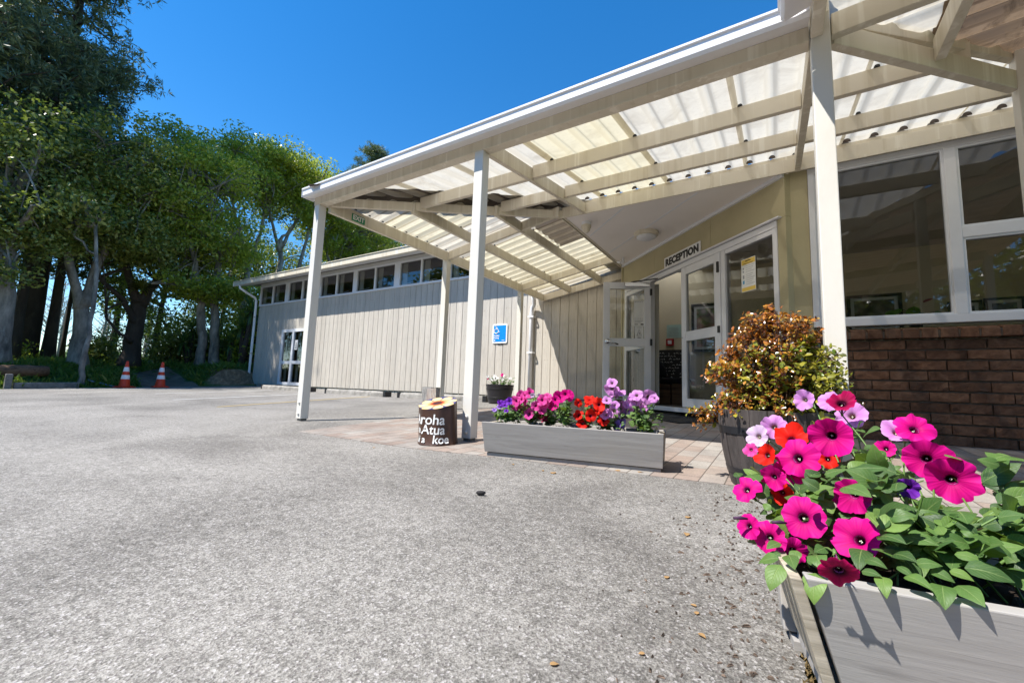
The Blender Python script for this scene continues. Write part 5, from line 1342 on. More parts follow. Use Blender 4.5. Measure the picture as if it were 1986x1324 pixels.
for tpt in tips:
    if rn.random() < .45:
        w_ = root + V(tpt.x * .25, tpt.y * .25, 0); sb.tube([w_, root + tpt * .6 + V(0, 0, .03), root + tpt], [.004, .0025, .0012], 4, cap=False)
    ax = V(tpt.x, tpt.y, tpt.z * .5 + .04).normalized()
    nleaf = 15
    for k in range(nleaf):
        p = root + tpt - ax * (.075 * k / nleaf) + V(rn.gauss(0, .008), rn.gauss(0, .008), rn.gauss(0, .008))
        a = k * 2.4 + rn.uniform(-.5, .5); t1 = ax.orthogonal().normalized(); t2 = ax.cross(t1)
        d = t1 * math.cos(a) + t2 * math.sin(a) + ax * rn.uniform(.2, .9)
        hgt = tpt.z; out = math.hypot(tpt.x, tpt.y)
        if hgt < .34 and out < .30 and tpt.x > -.16: cls = rn.choice((1, 1, 2, 0, 0))
        elif hgt > .28: cls = 0 if rn.random() < .86 else 2
        else: cls = 0 if rn.random() < .8 else 1
        if tpt.x > .10 and hgt < .4: cls = 1 if rn.random() < .8 else 2
        L = rn.uniform(.017, .028) * (1.25 if cls == 1 else 1.0)
        small_leaf(Vv[cls], p, d, V(-.3, -.5, 1) + V(rn.gauss(0, .5), rn.gauss(0, .5), rn.gauss(0, .3)), L, L * .62)
sb.build('branches', M['twig'], sh)
for cls, nm, mt in ((0, 'copper_foliage', 'copper'), (1, 'lime_foliage', 'lime'), (2, 'bronze_foliage', 'darkleaf')):
    A = np.array([[tuple(p) for p in l] for l in Vv[cls]]).reshape(-1, 3); n_ = len(Vv[cls])
    tri = np.array([[0, 1, 2], [0, 2, 3], [1, 4, 2], [2, 5, 3], [2, 4, 6], [2, 6, 5]]); T = (tri[None] + 7 * np.arange(n_)[:, None, None]).reshape(-1, 3)
    npmesh(nm, A, T, M[mt], sh, smooth=True)

# anthurium behind the window
items = []; mb = MB(); c = V(1.07, 5.10, .73)
for (a, el, L) in ((200, .6, .16), (150, .9, .15), (90, 1.2, .15), (20, .5, .16), (-10, .3, .15), (180, .1, .18), (250, .7, .12), (60, .8, .13)):
    d = V(math.cos(math.radians(a)) * math.cos(el), math.sin(math.radians(a)) * math.cos(el) - .1, math.sin(el)); e = c + d * L
    mb.tube([c, c + d * L * .6 + V(0, 0, .02), e], .003, 5); items.append((e, (d.x, d.y - .2, -.15), (0, -.6, 1), .16, .11, .6, .1, 0))
leaf_batch('foliage', items, leafmat('anthurium_leaf', [(0, (.16, .42, .05)), (1, (.26, .55, .08))], .3, .3), an); mb.build('stems', M['stem'], an)
leaf_batch('red_flower', [(c + V(.05, -.02, .17), (.5, -.4, .2), (0, -.8, 1), .08, .065, .3, .1, 0)], M['red'], an)

# ------------------------------------------------------------------ painted log seat
LG = V(-2.155, 2.43, gz(0, 2.43) + .003)
lg = thing('painted_log', 'short painted log with white handwritten words and a flower painted on top', 'log', LG)
tilt = V(-.055, .035, 0)
def lp(a, r, z): return LG + tilt * (z / .33) + V(r * math.cos(a), r * math.sin(a), z)
vd = math.atan2(-LG.y, -LG.x)                                   # bearing from the log to the viewer side
def ztop(a): return .292 - .036 * math.cos(a - vd) + .026 * math.cos(a - vd - math.pi / 2)
def lr(a, z): return .143 + .003 * math.sin(3 * a) + .004 * math.sin(7 * a + 1) - (.010 if abs(((a - vd - .72 + math.pi) % (2 * math.pi)) - math.pi) < .035 else 0) + .006 * (z / .33 < .06)
q = MB(); NA = 72; zs_ = [0, .02, .08, .14, .19, .225, 1.0]
P = [[lp(2 * math.pi * k / NA, lr(2 * math.pi * k / NA, z if z < 1 else .33), z if z < 1 else ztop(2 * math.pi * k / NA)) for k in range(NA + 1)] for z in zs_]
q.grid(P); q.build('trunk', M['logpaint'], lg, smooth=True)
def top_mat():
    t = NT('painted_flower_top'); c = t.coords('Generated'); m = t.n('ShaderNodeVectorMath', operation='SUBTRACT'); t.l(c, m.inputs[0]); m.inputs[1].default_value = (.5, .5, .5)
    s = t.n('ShaderNodeSeparateXYZ'); t.l(m.outputs[0], s.inputs[0])
    r = t.math('SQRT', t.math('ADD', t.math('POWER', s.outputs[0], 2), t.math('POWER', s.outputs[1], 2)))
    a = t.math('ARCTAN2', s.outputs[1], s.outputs[0])
    lob = t.math('ABSOLUTE', t.math('COSINE', t.math('MULTIPLY', a, 4.0)))
    ed = t.math('SUBTRACT', r, t.math('MULTIPLY_ADD', t.math('POWER', lob, .5), .20, .30))
    n = t.noise(c, 7, 4, .6)
    pet = t.ramp(t.math('MULTIPLY_ADD', n, .2, r), [(.15, (.50, .13, .02)), (.28, (.60, .30, .09)), (.42, (.74, .60, .34)), (.6, (.66, .46, .20))])
    seam = t.ramp(lob, [(.0, (1, 1, 1)), (.14, (.9, .9, .9)), (.26, (0, 0, 0))]); pet = t.mix(seam, pet, (.10, .03, .015))
    cen = t.ramp(r, [(.10, (.055, .015, .01)), (.14, (.45, .06, .01)), (.19, (.5, .15, .02))]); pet = t.mix(t.ramp(r, [(.16, (0, 0, 0)), (.2, (1, 1, 1))]), cen, pet)
    t.bsdf(t.mix(t.ramp(ed, [(.5, (0, 0, 0)), (.52, (1, 1, 1))]) if False else t.ramp(ed, [(0.0, (0, 0, 0)), (.015, (1, 1, 1))]), pet, (.03, .035, .16)), .35); return t.mat
q = MB(); q.grid([[lp(2 * math.pi * k / NA, (lr(2 * math.pi * k / NA, .33) + .001) * f, ztop(2 * math.pi * k / NA) * f + .292 * (1 - f) + .0015) for k in range(NA + 1)] for f in (0.001, .4, .8, 1.0)]); q.build('painted_top', top_mat(), lg)
def wrap_text(body, size, s0, z0, bold):
    me = text_mesh(body, size, bold, .0, 'LEFT', .12)
    bmv = [v.co.copy() for v in me.vertices]
    # subdivide long strokes is not needed: bezier text has dense points
    for v, co in zip(me.vertices, bmv):
        a = vd - .0 + (s0 + co.x) / .145; z = z0 + co.y
        v.co = lp(a, lr(a, z) + .0025, z) - ORG[lg.name]
    me.materials.clear(); me.materials.append(M['letters'])
    o = bpy.data.objects.new('lettering', me); COL.objects.link(o); o.parent = lg; ORG[o.name] = ORG[lg.name]
wrap_text('Aroha', .102, -.206, .176, .0012); wrap_text('te', .070, -.194, .104, .0010); wrap_text('Atua', .094, -.128, .106, .0012); wrap_text('ki a', .066, -.188, .038, .0010); wrap_text('koe', .082, -.040, .040, .0012)

# steel ash bin, flower pot, cones
sb_ = thing('steel_bin', 'mirror bright steel cylinder bin standing behind the painted log', 'bin', (-3.33, 3.6, gz(0, 3.6)))
q = MB(); q.lathe([(.098, .004), (.102, .012), (.102, .345), (.104, .35), (.104, .362), (.098, .364)], sb_.location, 48); q.build('drum', M['bin'], sb_, auto=40)
q = MB(); q.lathe([(.098, .363), (.08, .352), (0, .350)], sb_.location, 32); q.build('tray', M['steel'], sb_)
PC = V(-4.28, 6.42, gz(0, 6.42) + .004)
pt = thing('plant_pot', 'round black half barrel style pot by the beige wall', 'pot', PC)
q = MB(); q.lathe([(.19, 0), (.20, .01), (.225, .16), (.25, .30), (.256, .315), (.256, .335), (.243, .335), (.235, .29)], PC, 40); q.build('body', M['pot'], pt, auto=35)
q = MB()
for z in (.075, .235): q.lathe([(.199 + .165 * z, z), (.206 + .165 * z, z + .004), (.206 + .165 * (z + .03), z + .03), (.199 + .165 * (z + .034), z + .034)], PC, 40)
q.build('band', M['black'], pt)
q = MB(); q.lathe([(0, .30), (.24, .295)], PC, 24); q.build('soil', M['soil'], pt)
wp = thing('petunia_plant', 'small white petunia clump with one pink bloom in the black pot', 'petunia', PC + V(0, 0, .3), 'petunias in the planter boxes')
items = []; mb = MB(); rn = random.Random(5)
for k in range(46):
    a = rn.uniform(0, 6.28); r = .24 * math.sqrt(rn.random()); stem_and_leaves(wp, PC + V(r * .6 * math.cos(a), r * .6 * math.sin(a), .3), PC + V(r * math.cos(a) * 1.1, r * math.sin(a) * 1.1, .34 + .15 * rn.random()), 8, .045, rn, items, mb, .002, .02)
mb.build('stems', M['stem'], wp); leaf_batch('foliage', items, M['petunia_leaf'], wp)
for k in range(16):
    a = rn.uniform(2.6, 6.2); r = .25 * math.sqrt(rn.random()); flower(wp, 'Wh', PC + V(r * math.cos(a), r * math.sin(a), .42 + .08 * rn.random()), rn.uniform(.022, .03), V(rn.uniform(-.5, .3), -1, rn.uniform(.1, .9)), False)
flower(wp, 'M', PC + V(.06, -.03, .51), .035, V(-.2, -1, .4), False); flower(wp, 'D', PC + V(-.22, -.06, .44), .028, V(-.4, -1, .3), False)

def cone(x, y, lb):
    z0 = gz(x, y) + .004; c = thing('traffic_cone', lb, 'traffic cone', (x, y, z0), 'traffic cones at the track entrance', random.uniform(0, 1))
    ORG[c.name] = V(0, 0, 0)
    q = MB(); q.box(-.17, .17, -.17, .17, 0, .028); q.box(-.14, .14, -.14, .14, .028, .045); q.build('base', M['coneorange'], c, bevel=.01)
    def r(z): return .128 - (.128 - .030) * z / .70
    for nm, za, zb, mt, o in (('body', .04, .235, 'coneorange', 0), ('reflective_band', .235, .345, 'signwhite', .002), ('body', .345, .44, 'coneorange', 0), ('reflective_band', .44, .56, 'signwhite', .002), ('body', .56, .71, 'coneorange', 0)):
        q = MB(); q.lathe([(r(za) + o, za), (r(zb) + o, zb)] + ([(r(zb) - .006, zb + .012), (0.001, zb + .012)] if zb > .7 else []), (0, 0, 0), 24); q.build(nm, M[mt], c, auto=40)
cone(-15.12, 4.21, 'orange traffic cone nearer the pale trunk, left of the pair by the dirt track')
cone(-15.0, 4.96, 'orange traffic cone nearer the hall, right of the pair by the dirt track')

# dry leaves and bits on the asphalt
M['dry'] = leafmat('dry_leaf', [(0, (.20, .10, .035)), (.5, (.38, .22, .09)), (1, (.46, .36, .22))], .8, .2, (.5, .3, .1), .1)
def dry(x, y, s, lb, a=None, curl=.5):
    z = gz(x, y) + .001; t = thing('dry_leaf', lb, 'leaf', (x, y, z), 'dry leaves on the asphalt')
    a = random.uniform(0, 6.28) if a is None else a
    leaf_batch('blade', [(V(x, y, z + .002), (math.cos(a), math.sin(a), .16), (0, 0, 1), s, s * .62, .35, .25, .15)], M['dry'], t)
DRY = [(-1.02, 2.06, .055, 'curled brown leaf on the asphalt in front of the long planter box'), (-1.10, 2.10, .028, 'tiny brown leaf left of the curled one before the long planter box'),
       (-.66, 2.36, .055, 'brown leaf tucked under the right front corner of the long planter box'), (-.74, 2.33, .05, 'crumpled leaf under the right half of the long planter box'),
       (-.30, 1.72, .035, 'tan leaf on the asphalt near the half barrel'), (-.27, 1.56, .035, 'curled tan leaf on the asphalt left of the magenta flowers'),
       (-.26, 1.19, .022, 'small pale leaf scrap on the dark asphalt'), (-.17, 1.09, .016, 'small orange leaf scrap nearest the planter edge'),
       (-.165, 1.055, .018, 'second small orange scrap below the first near the planter edge'), (-.15, .985, .022, 'orange brown leaf chip in the dirt strip by the near planter box'),
       (-.36, .735, .020, 'orange leaf at the bottom edge of the picture'), (-2.36, 2.03, .03, 'small pale leaf on the asphalt left of the painted log'),
       (-.225, .86, .015, 'flat grey leaf chip at the bottom right of the asphalt'), (-1.32, 2.14, .03, 'brown leaf bit below the left half of the long planter box')]
for d in DRY: dry(*d)
st = thing('dark_stone', 'dark oval pebble lying alone on the pale asphalt', 'stone', (-1.09, 1.52, gz(0, 1.52)))
q = MB(); q.lathe([(0, -.009), (.009, -.008), (.013, 0), (.010, .007), (0, .010)], (0, 0, 0), 10, jitter=.12); a = .6
q.v = [(-1.09 + (v[0] * 1.7) * math.cos(a) - v[1] * .8 * math.sin(a), 1.52 + v[0] * 1.7 * math.sin(a) + v[1] * .8 * math.cos(a), gz(0, 1.52) + .012 + v[2]) for v in q.v]
q.build('pebble', plain('dark_pebble', (.02, .018, .018), .8), st, smooth=True)
q = MB(); rn = random.Random(6)
for k in range(420):
    x = .02 - abs(rn.gauss(0, .16)); y = rn.uniform(.75, 2.2); s = rn.uniform(.0015, .005); z = gz(x, y) + .001
    a = rn.uniform(0, 6.28); L = s * rn.choice((1, 1, 1.3, 2.2)); c_, s_ = math.cos(a), math.sin(a)
    q.hexa([(x - c_ * L + s_ * s * .6, y - s_ * L - c_ * s * .6, z), (x + c_ * L + s_ * s * .5, y + s_ * L - c_ * s * .5, z), (x + c_ * L - s_ * s * .6, y + s_ * L + c_ * s * .6, z), (x - c_ * L - s_ * s * .5, y - s_ * L + c_ * s * .5, z),
            (x - c_ * L * .6, y - s_ * L * .6 - s * .3, z + s), (x + c_ * L * .6, y + s_ * L * .6 - s * .3, z + s * .8), (x + c_ * L * .5, y + s_ * L * .5 + s * .3, z + s), (x - c_ * L * .6, y - s_ * L * .6 + s * .3, z + s * .9)])
tag(q.build('grit', paint('brown_grit', (.14, .10, .075), .9, .6, 60.0)), kind='stuff')
# moss and crumbs along the broken edge of the slab
q = MB()
for k in range(900):
    y = rn.uniform(.6, 1.3); x = .032 + rn.gauss(0, .006); z = gz(x, y) - rn.uniform(-.004, .05); s = rn.uniform(.001, .0035); a = rn.uniform(0, 6.28)
    q.add([(x + s * math.cos(a), y + s * math.sin(a), z), (x - s * math.sin(a), y + s * math.cos(a), z), (x - s, y - s, z), (x + rn.uniform(-s, s) * 2, y, z + s * 2.5)], [(0, 1, 3), (1, 2, 3), (2, 0, 3)])
tag(q.build('moss', paint('dry_moss', (.20, .14, .06), .95, .5, 80.0)), kind='stuff')

# ------------------------------------------------------------------ the wood beyond the car park
def gh(x, y): return hfun(x, y)
M['leafA'] = leafmat('bright_leaf', [(0, (.15, .20, .025)), (.5, (.29, .35, .045)), (1, (.48, .50, .08))], .34, .5, (.50, .58, .05), .6)
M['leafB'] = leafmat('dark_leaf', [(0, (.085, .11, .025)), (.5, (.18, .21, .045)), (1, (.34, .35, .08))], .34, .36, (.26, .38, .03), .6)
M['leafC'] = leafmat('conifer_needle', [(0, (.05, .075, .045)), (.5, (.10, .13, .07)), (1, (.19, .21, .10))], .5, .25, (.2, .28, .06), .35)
M['leafD'] = leafmat('light_bush_leaf', [(0, (.07, .12, .03)), (1, (.20, .24, .09))], .45, .35, (.4, .5, .1), .4)
M['strap'] = leafmat('strap_leaf', [(0, (.03, .07, .02)), (.6, (.07, .14, .035)), (1, (.14, .20, .06))], .35, .25, (.3, .45, .06), .5)
M['epi'] = leafmat('perching_leaf', [(0, (.10, .13, .03)), (1, (.26, .26, .06))], .4, .3, (.4, .45, .06), .4)
NPR = np.random.default_rng(3)

def leaves(centers, sig, per, size, flat=.6, up=.55, asp=.5):
    """rhombic leaves scattered round clump centres; returns verts, quads"""
    C = np.repeat(np.asarray(centers, float), per, axis=0); n = len(C)
    s = np.repeat(np.asarray(sig, float), per) if hasattr(sig, '__len__') else np.full(n, sig)
    g = NPR.normal(0, 1, (n, 3)); g /= np.maximum(1, np.linalg.norm(g, axis=1, keepdims=True) / 1.7)
    P = C + g * s[:, None] * np.array([1, 1, flat])
    N = NPR.normal(0, .55, (n, 3)); N[:, 2] += up; N += g * .25; N /= np.linalg.norm(N, axis=1, keepdims=True)
    D = NPR.normal(0, 1, (n, 3)); D[:, 2] -= .3; D -= N * (D * N).sum(1, keepdims=True); D /= np.linalg.norm(D, axis=1, keepdims=True)
    S = np.cross(N, D); L = size * NPR.uniform(.65, 1.3, (n, 1))
    Vv = np.stack([P - D * L * .5, P + S * L * asp * .5 - N * L * .06, P + D * L * .5 - N * L * .1, P - S * L * asp * .5 - N * L * .06], 1).reshape(-1, 3)
    return Vv, np.arange(4 * n).reshape(-1, 4)

def needles(centers, per, tufts_sig, L, W, blades=9, up=.25):
    """tufts of needles: each blade a thin triangle radiating from a tuft centre"""
    C = np.repeat(np.asarray(centers, float), per, axis=0); n = len(C)
    P = C + NPR.normal(0, 1, (n, 3)) * np.array([1, 1, .55]) * tufts_sig
    A = NPR.normal(0, 1, (n, 3)); A[:, 2] += up; A /= np.linalg.norm(A, axis=1, keepdims=True)
    P = np.repeat(P, blades, 0); A = np.repeat(A, blades, 0); m = len(P)
    D = A * .55 + NPR.normal(0, .55, (m, 3)); D /= np.linalg.norm(D, axis=1, keepdims=True)
    S = np.cross(D, NPR.normal(0, 1, (m, 3))); S /= np.linalg.norm(S, axis=1, keepdims=True)
    l = L * NPR.uniform(.6, 1.2, (m, 1))
    Vv = np.stack([P + S * W * .35, P + D * l * .55 + S * W * .5, P + D * l, P + D * l * .5 - S * W * .5], 1).reshape(-1, 3)
    return Vv, np.arange(4 * m).reshape(-1, 4)

def bez(a, b, c, n): return [a * ((1 - k / n) ** 2) + b * (2 * (1 - k / n) * k / n) + c * ((k / n) ** 2) for k in range(n + 1)]

def broad_tree(name, label, base, trunks, crowns, mat, bark='bark', nclump=90, per=70, size=.2, sig=.55, seed=1, group='broadleaf trees at the edge of the wood', limbs=26, upper=.0, flat=.5, bare=0):
    """trunks: list of (list of points, r0, r1); crowns: list of (center, radii); limbs grow from the trunk ends to the leaf clumps"""
    rn = random.Random(seed); b = V(*base); t = thing(name, label, 'tree', b, group)
    tb = MB(); ends = []
    for pts, r0, r1 in trunks:
        P = [V(*p) for p in pts]; Q = []
        for i in range(len(P) - 1):
            for k in range(4):
                f = k / 4; Q.append(P[i].lerp(P[i + 1], f) + (V(rn.uniform(-1, 1), rn.uniform(-1, 1), 0) * .03 if 0 < i + f else V(0, 0, 0)))
        Q.append(P[-1]); n = len(Q)
        tb.tube(Q, [lerp(r0, r1, i / (n - 1)) * .80 * (1.45 if i == 0 else 1.15 if i == 1 else 1) for i in range(n)], 10)
        ends += [(Q[int(n * f)], lerp(r0, r1, f)) for f in (.62, .75, .87, .98)]
    cl = []
    for c, r in crowns:
        k = int(nclump * (r[0] * r[1] * r[2]) ** (1 / 3) / sum((q[1][0] * q[1][1] * q[1][2]) ** (1 / 3) for q in crowns)) + 1
        for _ in range(k):
            d = V(rn.gauss(0, 1), rn.gauss(0, 1), rn.gauss(0, 1) + upper).normalized(); f = rn.uniform(.35, 1.0) ** .6
            f *= 1 + .30 * math.sin(3.1 * d.x + 2.3 * d.z + seed * 1.7) * math.cos(2.7 * d.y - 1.9 * d.z + seed) + (rn.uniform(.05, .4) if rn.random() < .14 else 0)
            cl.append(V(c[0] + d.x * r[0] * f, c[1] + d.y * r[1] * f, c[2] + d.z * r[2] * f))
    tb.build('trunk', M[bark], t, smooth=True)
    lm = MB()
    sel = rn.sample(cl, min(limbs, len(cl)))
    for c in sel:
        e, er = min(ends, key=lambda q: (q[0] - c).length + rn.uniform(0, 1.5))
        m = e.lerp(c, .5) + V(rn.uniform(-.5, .5), rn.uniform(-.5, .5), rn.uniform(-.1, .9)); Q = bez(e, m, c, 7)
        Q = [q + V(rn.uniform(-.06, .06), rn.uniform(-.06, .06), rn.uniform(-.06, .06)) if 0 < i < 7 else q for i, q in enumerate(Q)]
        r = min(er * .62, .035 * (c - e).length ** .7 + .03); lm.tube(Q, [lerp(r, .018, i / 7) for i in range(8)], 6, cap=False)
        for _ in range(3):
            s = Q[rn.randrange(3, 7)]; c2 = min(rn.sample(cl, min(8, len(cl))), key=lambda q: (q - s).length)
            lm.tube(bez(s, s.lerp(c2, .5) + V(0, 0, .3), c2, 4), [.03, .024, .018, .013, .009], 5, cap=False)
    for _ in range(bare):                                        # dead twigs under the crown
        e, er = rn.choice(ends); c = rn.choice(cl); q2 = e.lerp(c, .7) + V(rn.uniform(-1, 1), rn.uniform(-1, 1), -rn.uniform(.3, 1.1))
        Q = bez(e, e.lerp(q2, .5) + V(0, 0, .4), q2, 6); lm.tube(Q, [.04, .033, .026, .02, .015, .011, .008], 5, cap=False)
        for _ in range(3):
            s = Q[rn.randrange(2, 6)]; lm.tube([s, s + V(rn.uniform(-.6, .6), rn.uniform(-.6, .6), rn.uniform(-.3, .4))], [.012, .005], 4, cap=False)
    lm.build('limbs', M[bark], t, smooth=True)
    cc = [tuple(c) for c in cl]; sg = [sig * rn.uniform(.6, 1.25) for _ in cl]
    Vv, Q = leaves(cc, sg, per, size, flat)
    npmesh('crown', Vv, Q, M[mat], t)
    return t

def pine(label, base, top, r0, z0, rad, seed, n=120, mat='leafC', L=.27, per=3, lean=(0, 0), group='tall conifers on the left'):
    rn = random.Random(seed); b = V(*base); t = thing('conifer_tree', label, 'tree', b, group); ht = top
    tp = [b + V(lean[0] * f * ht + rn.uniform(-.06, .06) * (f > 0), lean[1] * f * ht, f * ht) for f in np.linspace(0, 1, 9)]
    tb = MB(); tb.tube(tp, [lerp(r0, .05, f ** .8) * (1.3 if i == 0 else 1) for i, f in enumerate(np.linspace(0, 1, 9))], 10); tb.build('trunk', M['darkbark' if seed % 2 else 'bark'], t, smooth=True)
    lm = MB(); cl = []
    for k in range(n):
        f = (z0 + (1 - z0) * (k + .5) / n); p = b + V(lean[0] * f * ht, lean[1] * f * ht, f * ht)
        g = (f - z0) / (1 - z0); R = rad * (1.0 - .55 * g ** 1.6) * rn.uniform(.55, 1.1) * (.75 + .35 * min(1, g * 4))
        a = k * 2.4 + rn.uniform(-.6, .6); rise = rn.uniform(-.05, .45) * R
        e = p + V(math.cos(a) * R, math.sin(a) * R, rise); m = p.lerp(e, .55) + V(0, 0, -.12 * R)
        Q = bez(p, m, e, 6); lm.tube(Q, [lerp(.055, .012, i / 6) for i in range(7)], 5, cap=False)
        for i, f2 in ((3, 0), (4, 0), (5, 0), (6, 0), (6, 1)):
            q = Q[i]; cl.append(q + V(rn.gauss(0, .22), rn.gauss(0, .22), rn.gauss(0, .12) + .05))
            if i < 6 and rn.random() < .8:
                s = V(-math.sin(a), math.cos(a), .1) * rn.choice((-1, 1)) * rn.uniform(.4, .9); lm.tube([q, q + s], [.016, .006], 4, cap=False); cl.append(q + s); cl.append(q + s * .6)
    lm.build('limbs', M['darkbark'], t, smooth=True)
    Vv, Q = needles([tuple(c) for c in cl], per, .24, L, .042)
    npmesh('crown', Vv, Q, M[mat], t); return t

G = lambda x, y: (x, y, gh(x, y) - .05)
# tall conifers, upper left
pine('tall dark conifer filling the upper left corner', G(-22.4, 1.5), 22.0, .36, .34, 2.7, 3, 95)
pine('tall dark conifer with tufted branches against the sky, right of the corner one', G(-23.2, 3.5), 21.5, .32, .34, 2.35, 5, 100)
pine('tall conifer partly out of the left edge of the photo', G(-21.2, -.8), 20.5, .36, .34, 3.6, 7, 75)
pine('lower drooping conifer in front of the tall ones at the left edge', G(-19.3, 1.1), 10.5, .2, .22, 2.3, 9, 80)
pine('slim grey green conifer between the tall ones and the forked tree', G(-20.6, 2.9), 11.0, .16, .36, 1.7, 11, 60)
# pale trunk at the far left edge
broad_tree('pale_trunk_tree', 'tree with a thick pale trunk at the very left edge of the photo', G(-17.5, 2.2), [([G(-17.5, 2.2), (-17.45, 2.18, 1.6), (-17.5, 2.1, 3.2), (-17.8, 1.9, 5.2)], .29, .17)],
           [((-17.6, 2.0, 5.0), (1.5, 1.2, 1.9)), ((-17.2, 1.9, 3.2), (1.0, 1.0, 1.0))], 'leafB', nclump=60, per=125, size=.125, sig=.40, seed=11, limbs=22)
# pale forked trunk
broad_tree('forked_tree', 'tree with a thick pale trunk forking in two, left of the traffic cones', G(-18.5, 3.93), [([G(-18.5, 3.95), (-18.5, 3.93, 1.2), (-18.5, 3.86, 2.2)], .29, .22), ([(-18.5, 3.85, 2.0), (-18.45, 3.55, 3.0), (-18.5, 3.2, 4.4), (-18.6, 2.9, 5.6)], .17, .09), ([(-18.5, 3.9, 2.1), (-18.55, 4.05, 3.2), (-18.6, 4.3, 4.6), (-18.7, 4.5, 6.2)], .18, .09)],
           [((-18.6, 3.2, 5.6), (2.2, 1.9, 2.0)), ((-18.5, 4.4, 6.2), (2.0, 1.6, 1.9)), ((-17.7, 2.6, 4.3), (1.2, 1.2, .8)), ((-18.2, 4.9, 4.5), (1.4, 1.0, .8))], 'leafB', nclump=210, per=125, size=.125, sig=.40, seed=12, limbs=40)
broad_tree('leaning_sapling', 'thin leaning trunk standing by the timber edging in front of the forked tree', G(-15.75, 3.47), [([(-15.75, 3.47, -.5), (-15.8, 3.5, .3), (-15.95, 3.56, 1.0), (-16.3, 3.6, 2.6), (-16.6, 3.5, 4.2)], .085, .05)],
           [((-16.7, 3.4, 4.7), (.8, .8, .6))], 'leafB', nclump=20, per=50, size=.15, sig=.35, seed=13, limbs=5, group='thin trunks')
# dark trunks against the light
for i, (x, y, h, r, lb) in enumerate(((-24, 3.45, 11, .15, 'dark backlit trunk right of the pale edge trunk'), (-24.2, 3.95, 10, .11, 'slimmer dark backlit trunk between two thicker ones'), (-23, 4.1, 12, .18, 'thick dark ivy covered trunk in the middle of the gap'), (-26, 5.05, 9, .09, 'thin dark pole of a trunk left of the forked tree'))):
    pine(lb, G(x, y), h, r, .42, 2.1, 31 + 2 * i, 34, per=5, group='dark trunks in the gap of the wood')
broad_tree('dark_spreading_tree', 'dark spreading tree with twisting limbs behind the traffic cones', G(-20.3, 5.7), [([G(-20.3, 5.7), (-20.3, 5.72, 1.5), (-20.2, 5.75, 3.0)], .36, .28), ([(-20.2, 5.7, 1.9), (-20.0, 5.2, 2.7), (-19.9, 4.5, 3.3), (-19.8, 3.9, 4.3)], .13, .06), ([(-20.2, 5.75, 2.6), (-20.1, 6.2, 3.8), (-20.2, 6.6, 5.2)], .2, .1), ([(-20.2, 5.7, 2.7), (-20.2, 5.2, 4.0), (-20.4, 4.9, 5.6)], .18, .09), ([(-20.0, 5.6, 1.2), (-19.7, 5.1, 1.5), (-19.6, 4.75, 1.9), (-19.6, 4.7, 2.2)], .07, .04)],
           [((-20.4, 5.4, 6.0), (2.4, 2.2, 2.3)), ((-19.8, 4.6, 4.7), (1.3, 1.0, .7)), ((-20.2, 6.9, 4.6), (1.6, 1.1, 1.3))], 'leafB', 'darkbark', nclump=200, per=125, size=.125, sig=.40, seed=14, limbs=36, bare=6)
# pale double trunk right of the cones
broad_tree('double_trunk_tree', 'tree with two pale trunks side by side, just left of the hall', G(-18.4, 7.45), [([G(-18.6, 7.3), (-18.55, 7.27, 1.2), (-18.5, 7.08, 2.6), (-18.5, 7.0, 3.2)], .21, .15), ([G(-18.2, 7.65), (-18.25, 7.55, 1.3), (-18.35, 7.42, 3.0), (-18.5, 7.5, 4.6)], .23, .13), ([(-18.5, 7.05, 2.9), (-18.45, 6.6, 3.35), (-18.5, 6.0, 3.45), (-18.5, 5.5, 3.2)], .085, .045), ([(-18.5, 7.0, 3.1), (-18.6, 6.6, 4.8), (-18.8, 6.2, 6.6)], .13, .07)],
           [((-18.7, 6.6, 7.2), (2.3, 1.9, 2.0)), ((-18.5, 7.6, 5.2), (1.7, 1.2, 1.2)), ((-18.1, 7.2, 3.35), (.9, 1.2, .45)), ((-18.6, 5.6, 6.0), (1.4, 1.2, 1.2))], 'leafA', nclump=210, per=125, size=.135, sig=.40, seed=15, limbs=40, bare=3)
# umbrella crowned trees behind the hall
broad_tree('umbrella_tree', 'spreading tree with bare grey limbs under a bright crown, behind the hall gutter corner', G(-21, 9.6), [([G(-21, 9.6), (-21, 9.7, 3.0), (-20.9, 9.7, 5.4)], .22, .15), ([(-20.9, 9.7, 5.0), (-20.8, 9.1, 6.8), (-20.8, 8.6, 8.2)], .11, .06), ([(-20.9, 9.7, 5.0), (-21, 10.1, 7.0), (-21, 10.3, 8.8)], .11, .06), ([(-20.9, 9.6, 5.6), (-20.3, 8.9, 6.3), (-19.9, 8.1, 6.4), (-19.8, 7.4, 6.9)], .09, .05)],
           [((-20.9, 8.8, 9.6), (2.3, 2.4, 1.5)), ((-20.9, 10.3, 9.8), (2.2, 1.7, 1.4)), ((-20.6, 7.6, 8.6), (1.8, 1.5, 1.2))], 'leafA', nclump=190, per=125, size=.14, sig=.40, seed=16, limbs=46, upper=.35, bare=12)
broad_tree('umbrella_tree', 'spreading tree with a pale forked trunk behind the first canopy post', G(-21, 11.0), [([G(-21, 11.0), (-21, 11.0, 3.0), (-21, 11.2, 5.9), (-21, 11.1, 7.0)], .19, .13), ([(-21, 11.1, 6.4), (-21, 10.5, 8.0), (-21, 10.2, 9.2)], .10, .05), ([(-21, 11.15, 6.6), (-21, 11.8, 8.2), (-21, 12.2, 9.4)], .10, .05), ([(-21, 12.0, 4.0), (-21, 12.2, 6.0), (-21.1, 12.6, 8.0)], .15, .08)],
           [((-21, 10.7, 10.2), (2.0, 1.8, 1.3)), ((-21, 12.4, 10.3), (2.0, 1.8, 1.3)), ((-21.2, 11.5, 8.6), (1.6, 1.9, .8))], 'leafA', nclump=180, per=125, size=.14, sig=.40, seed=17, limbs=46, upper=.35, bare=10)
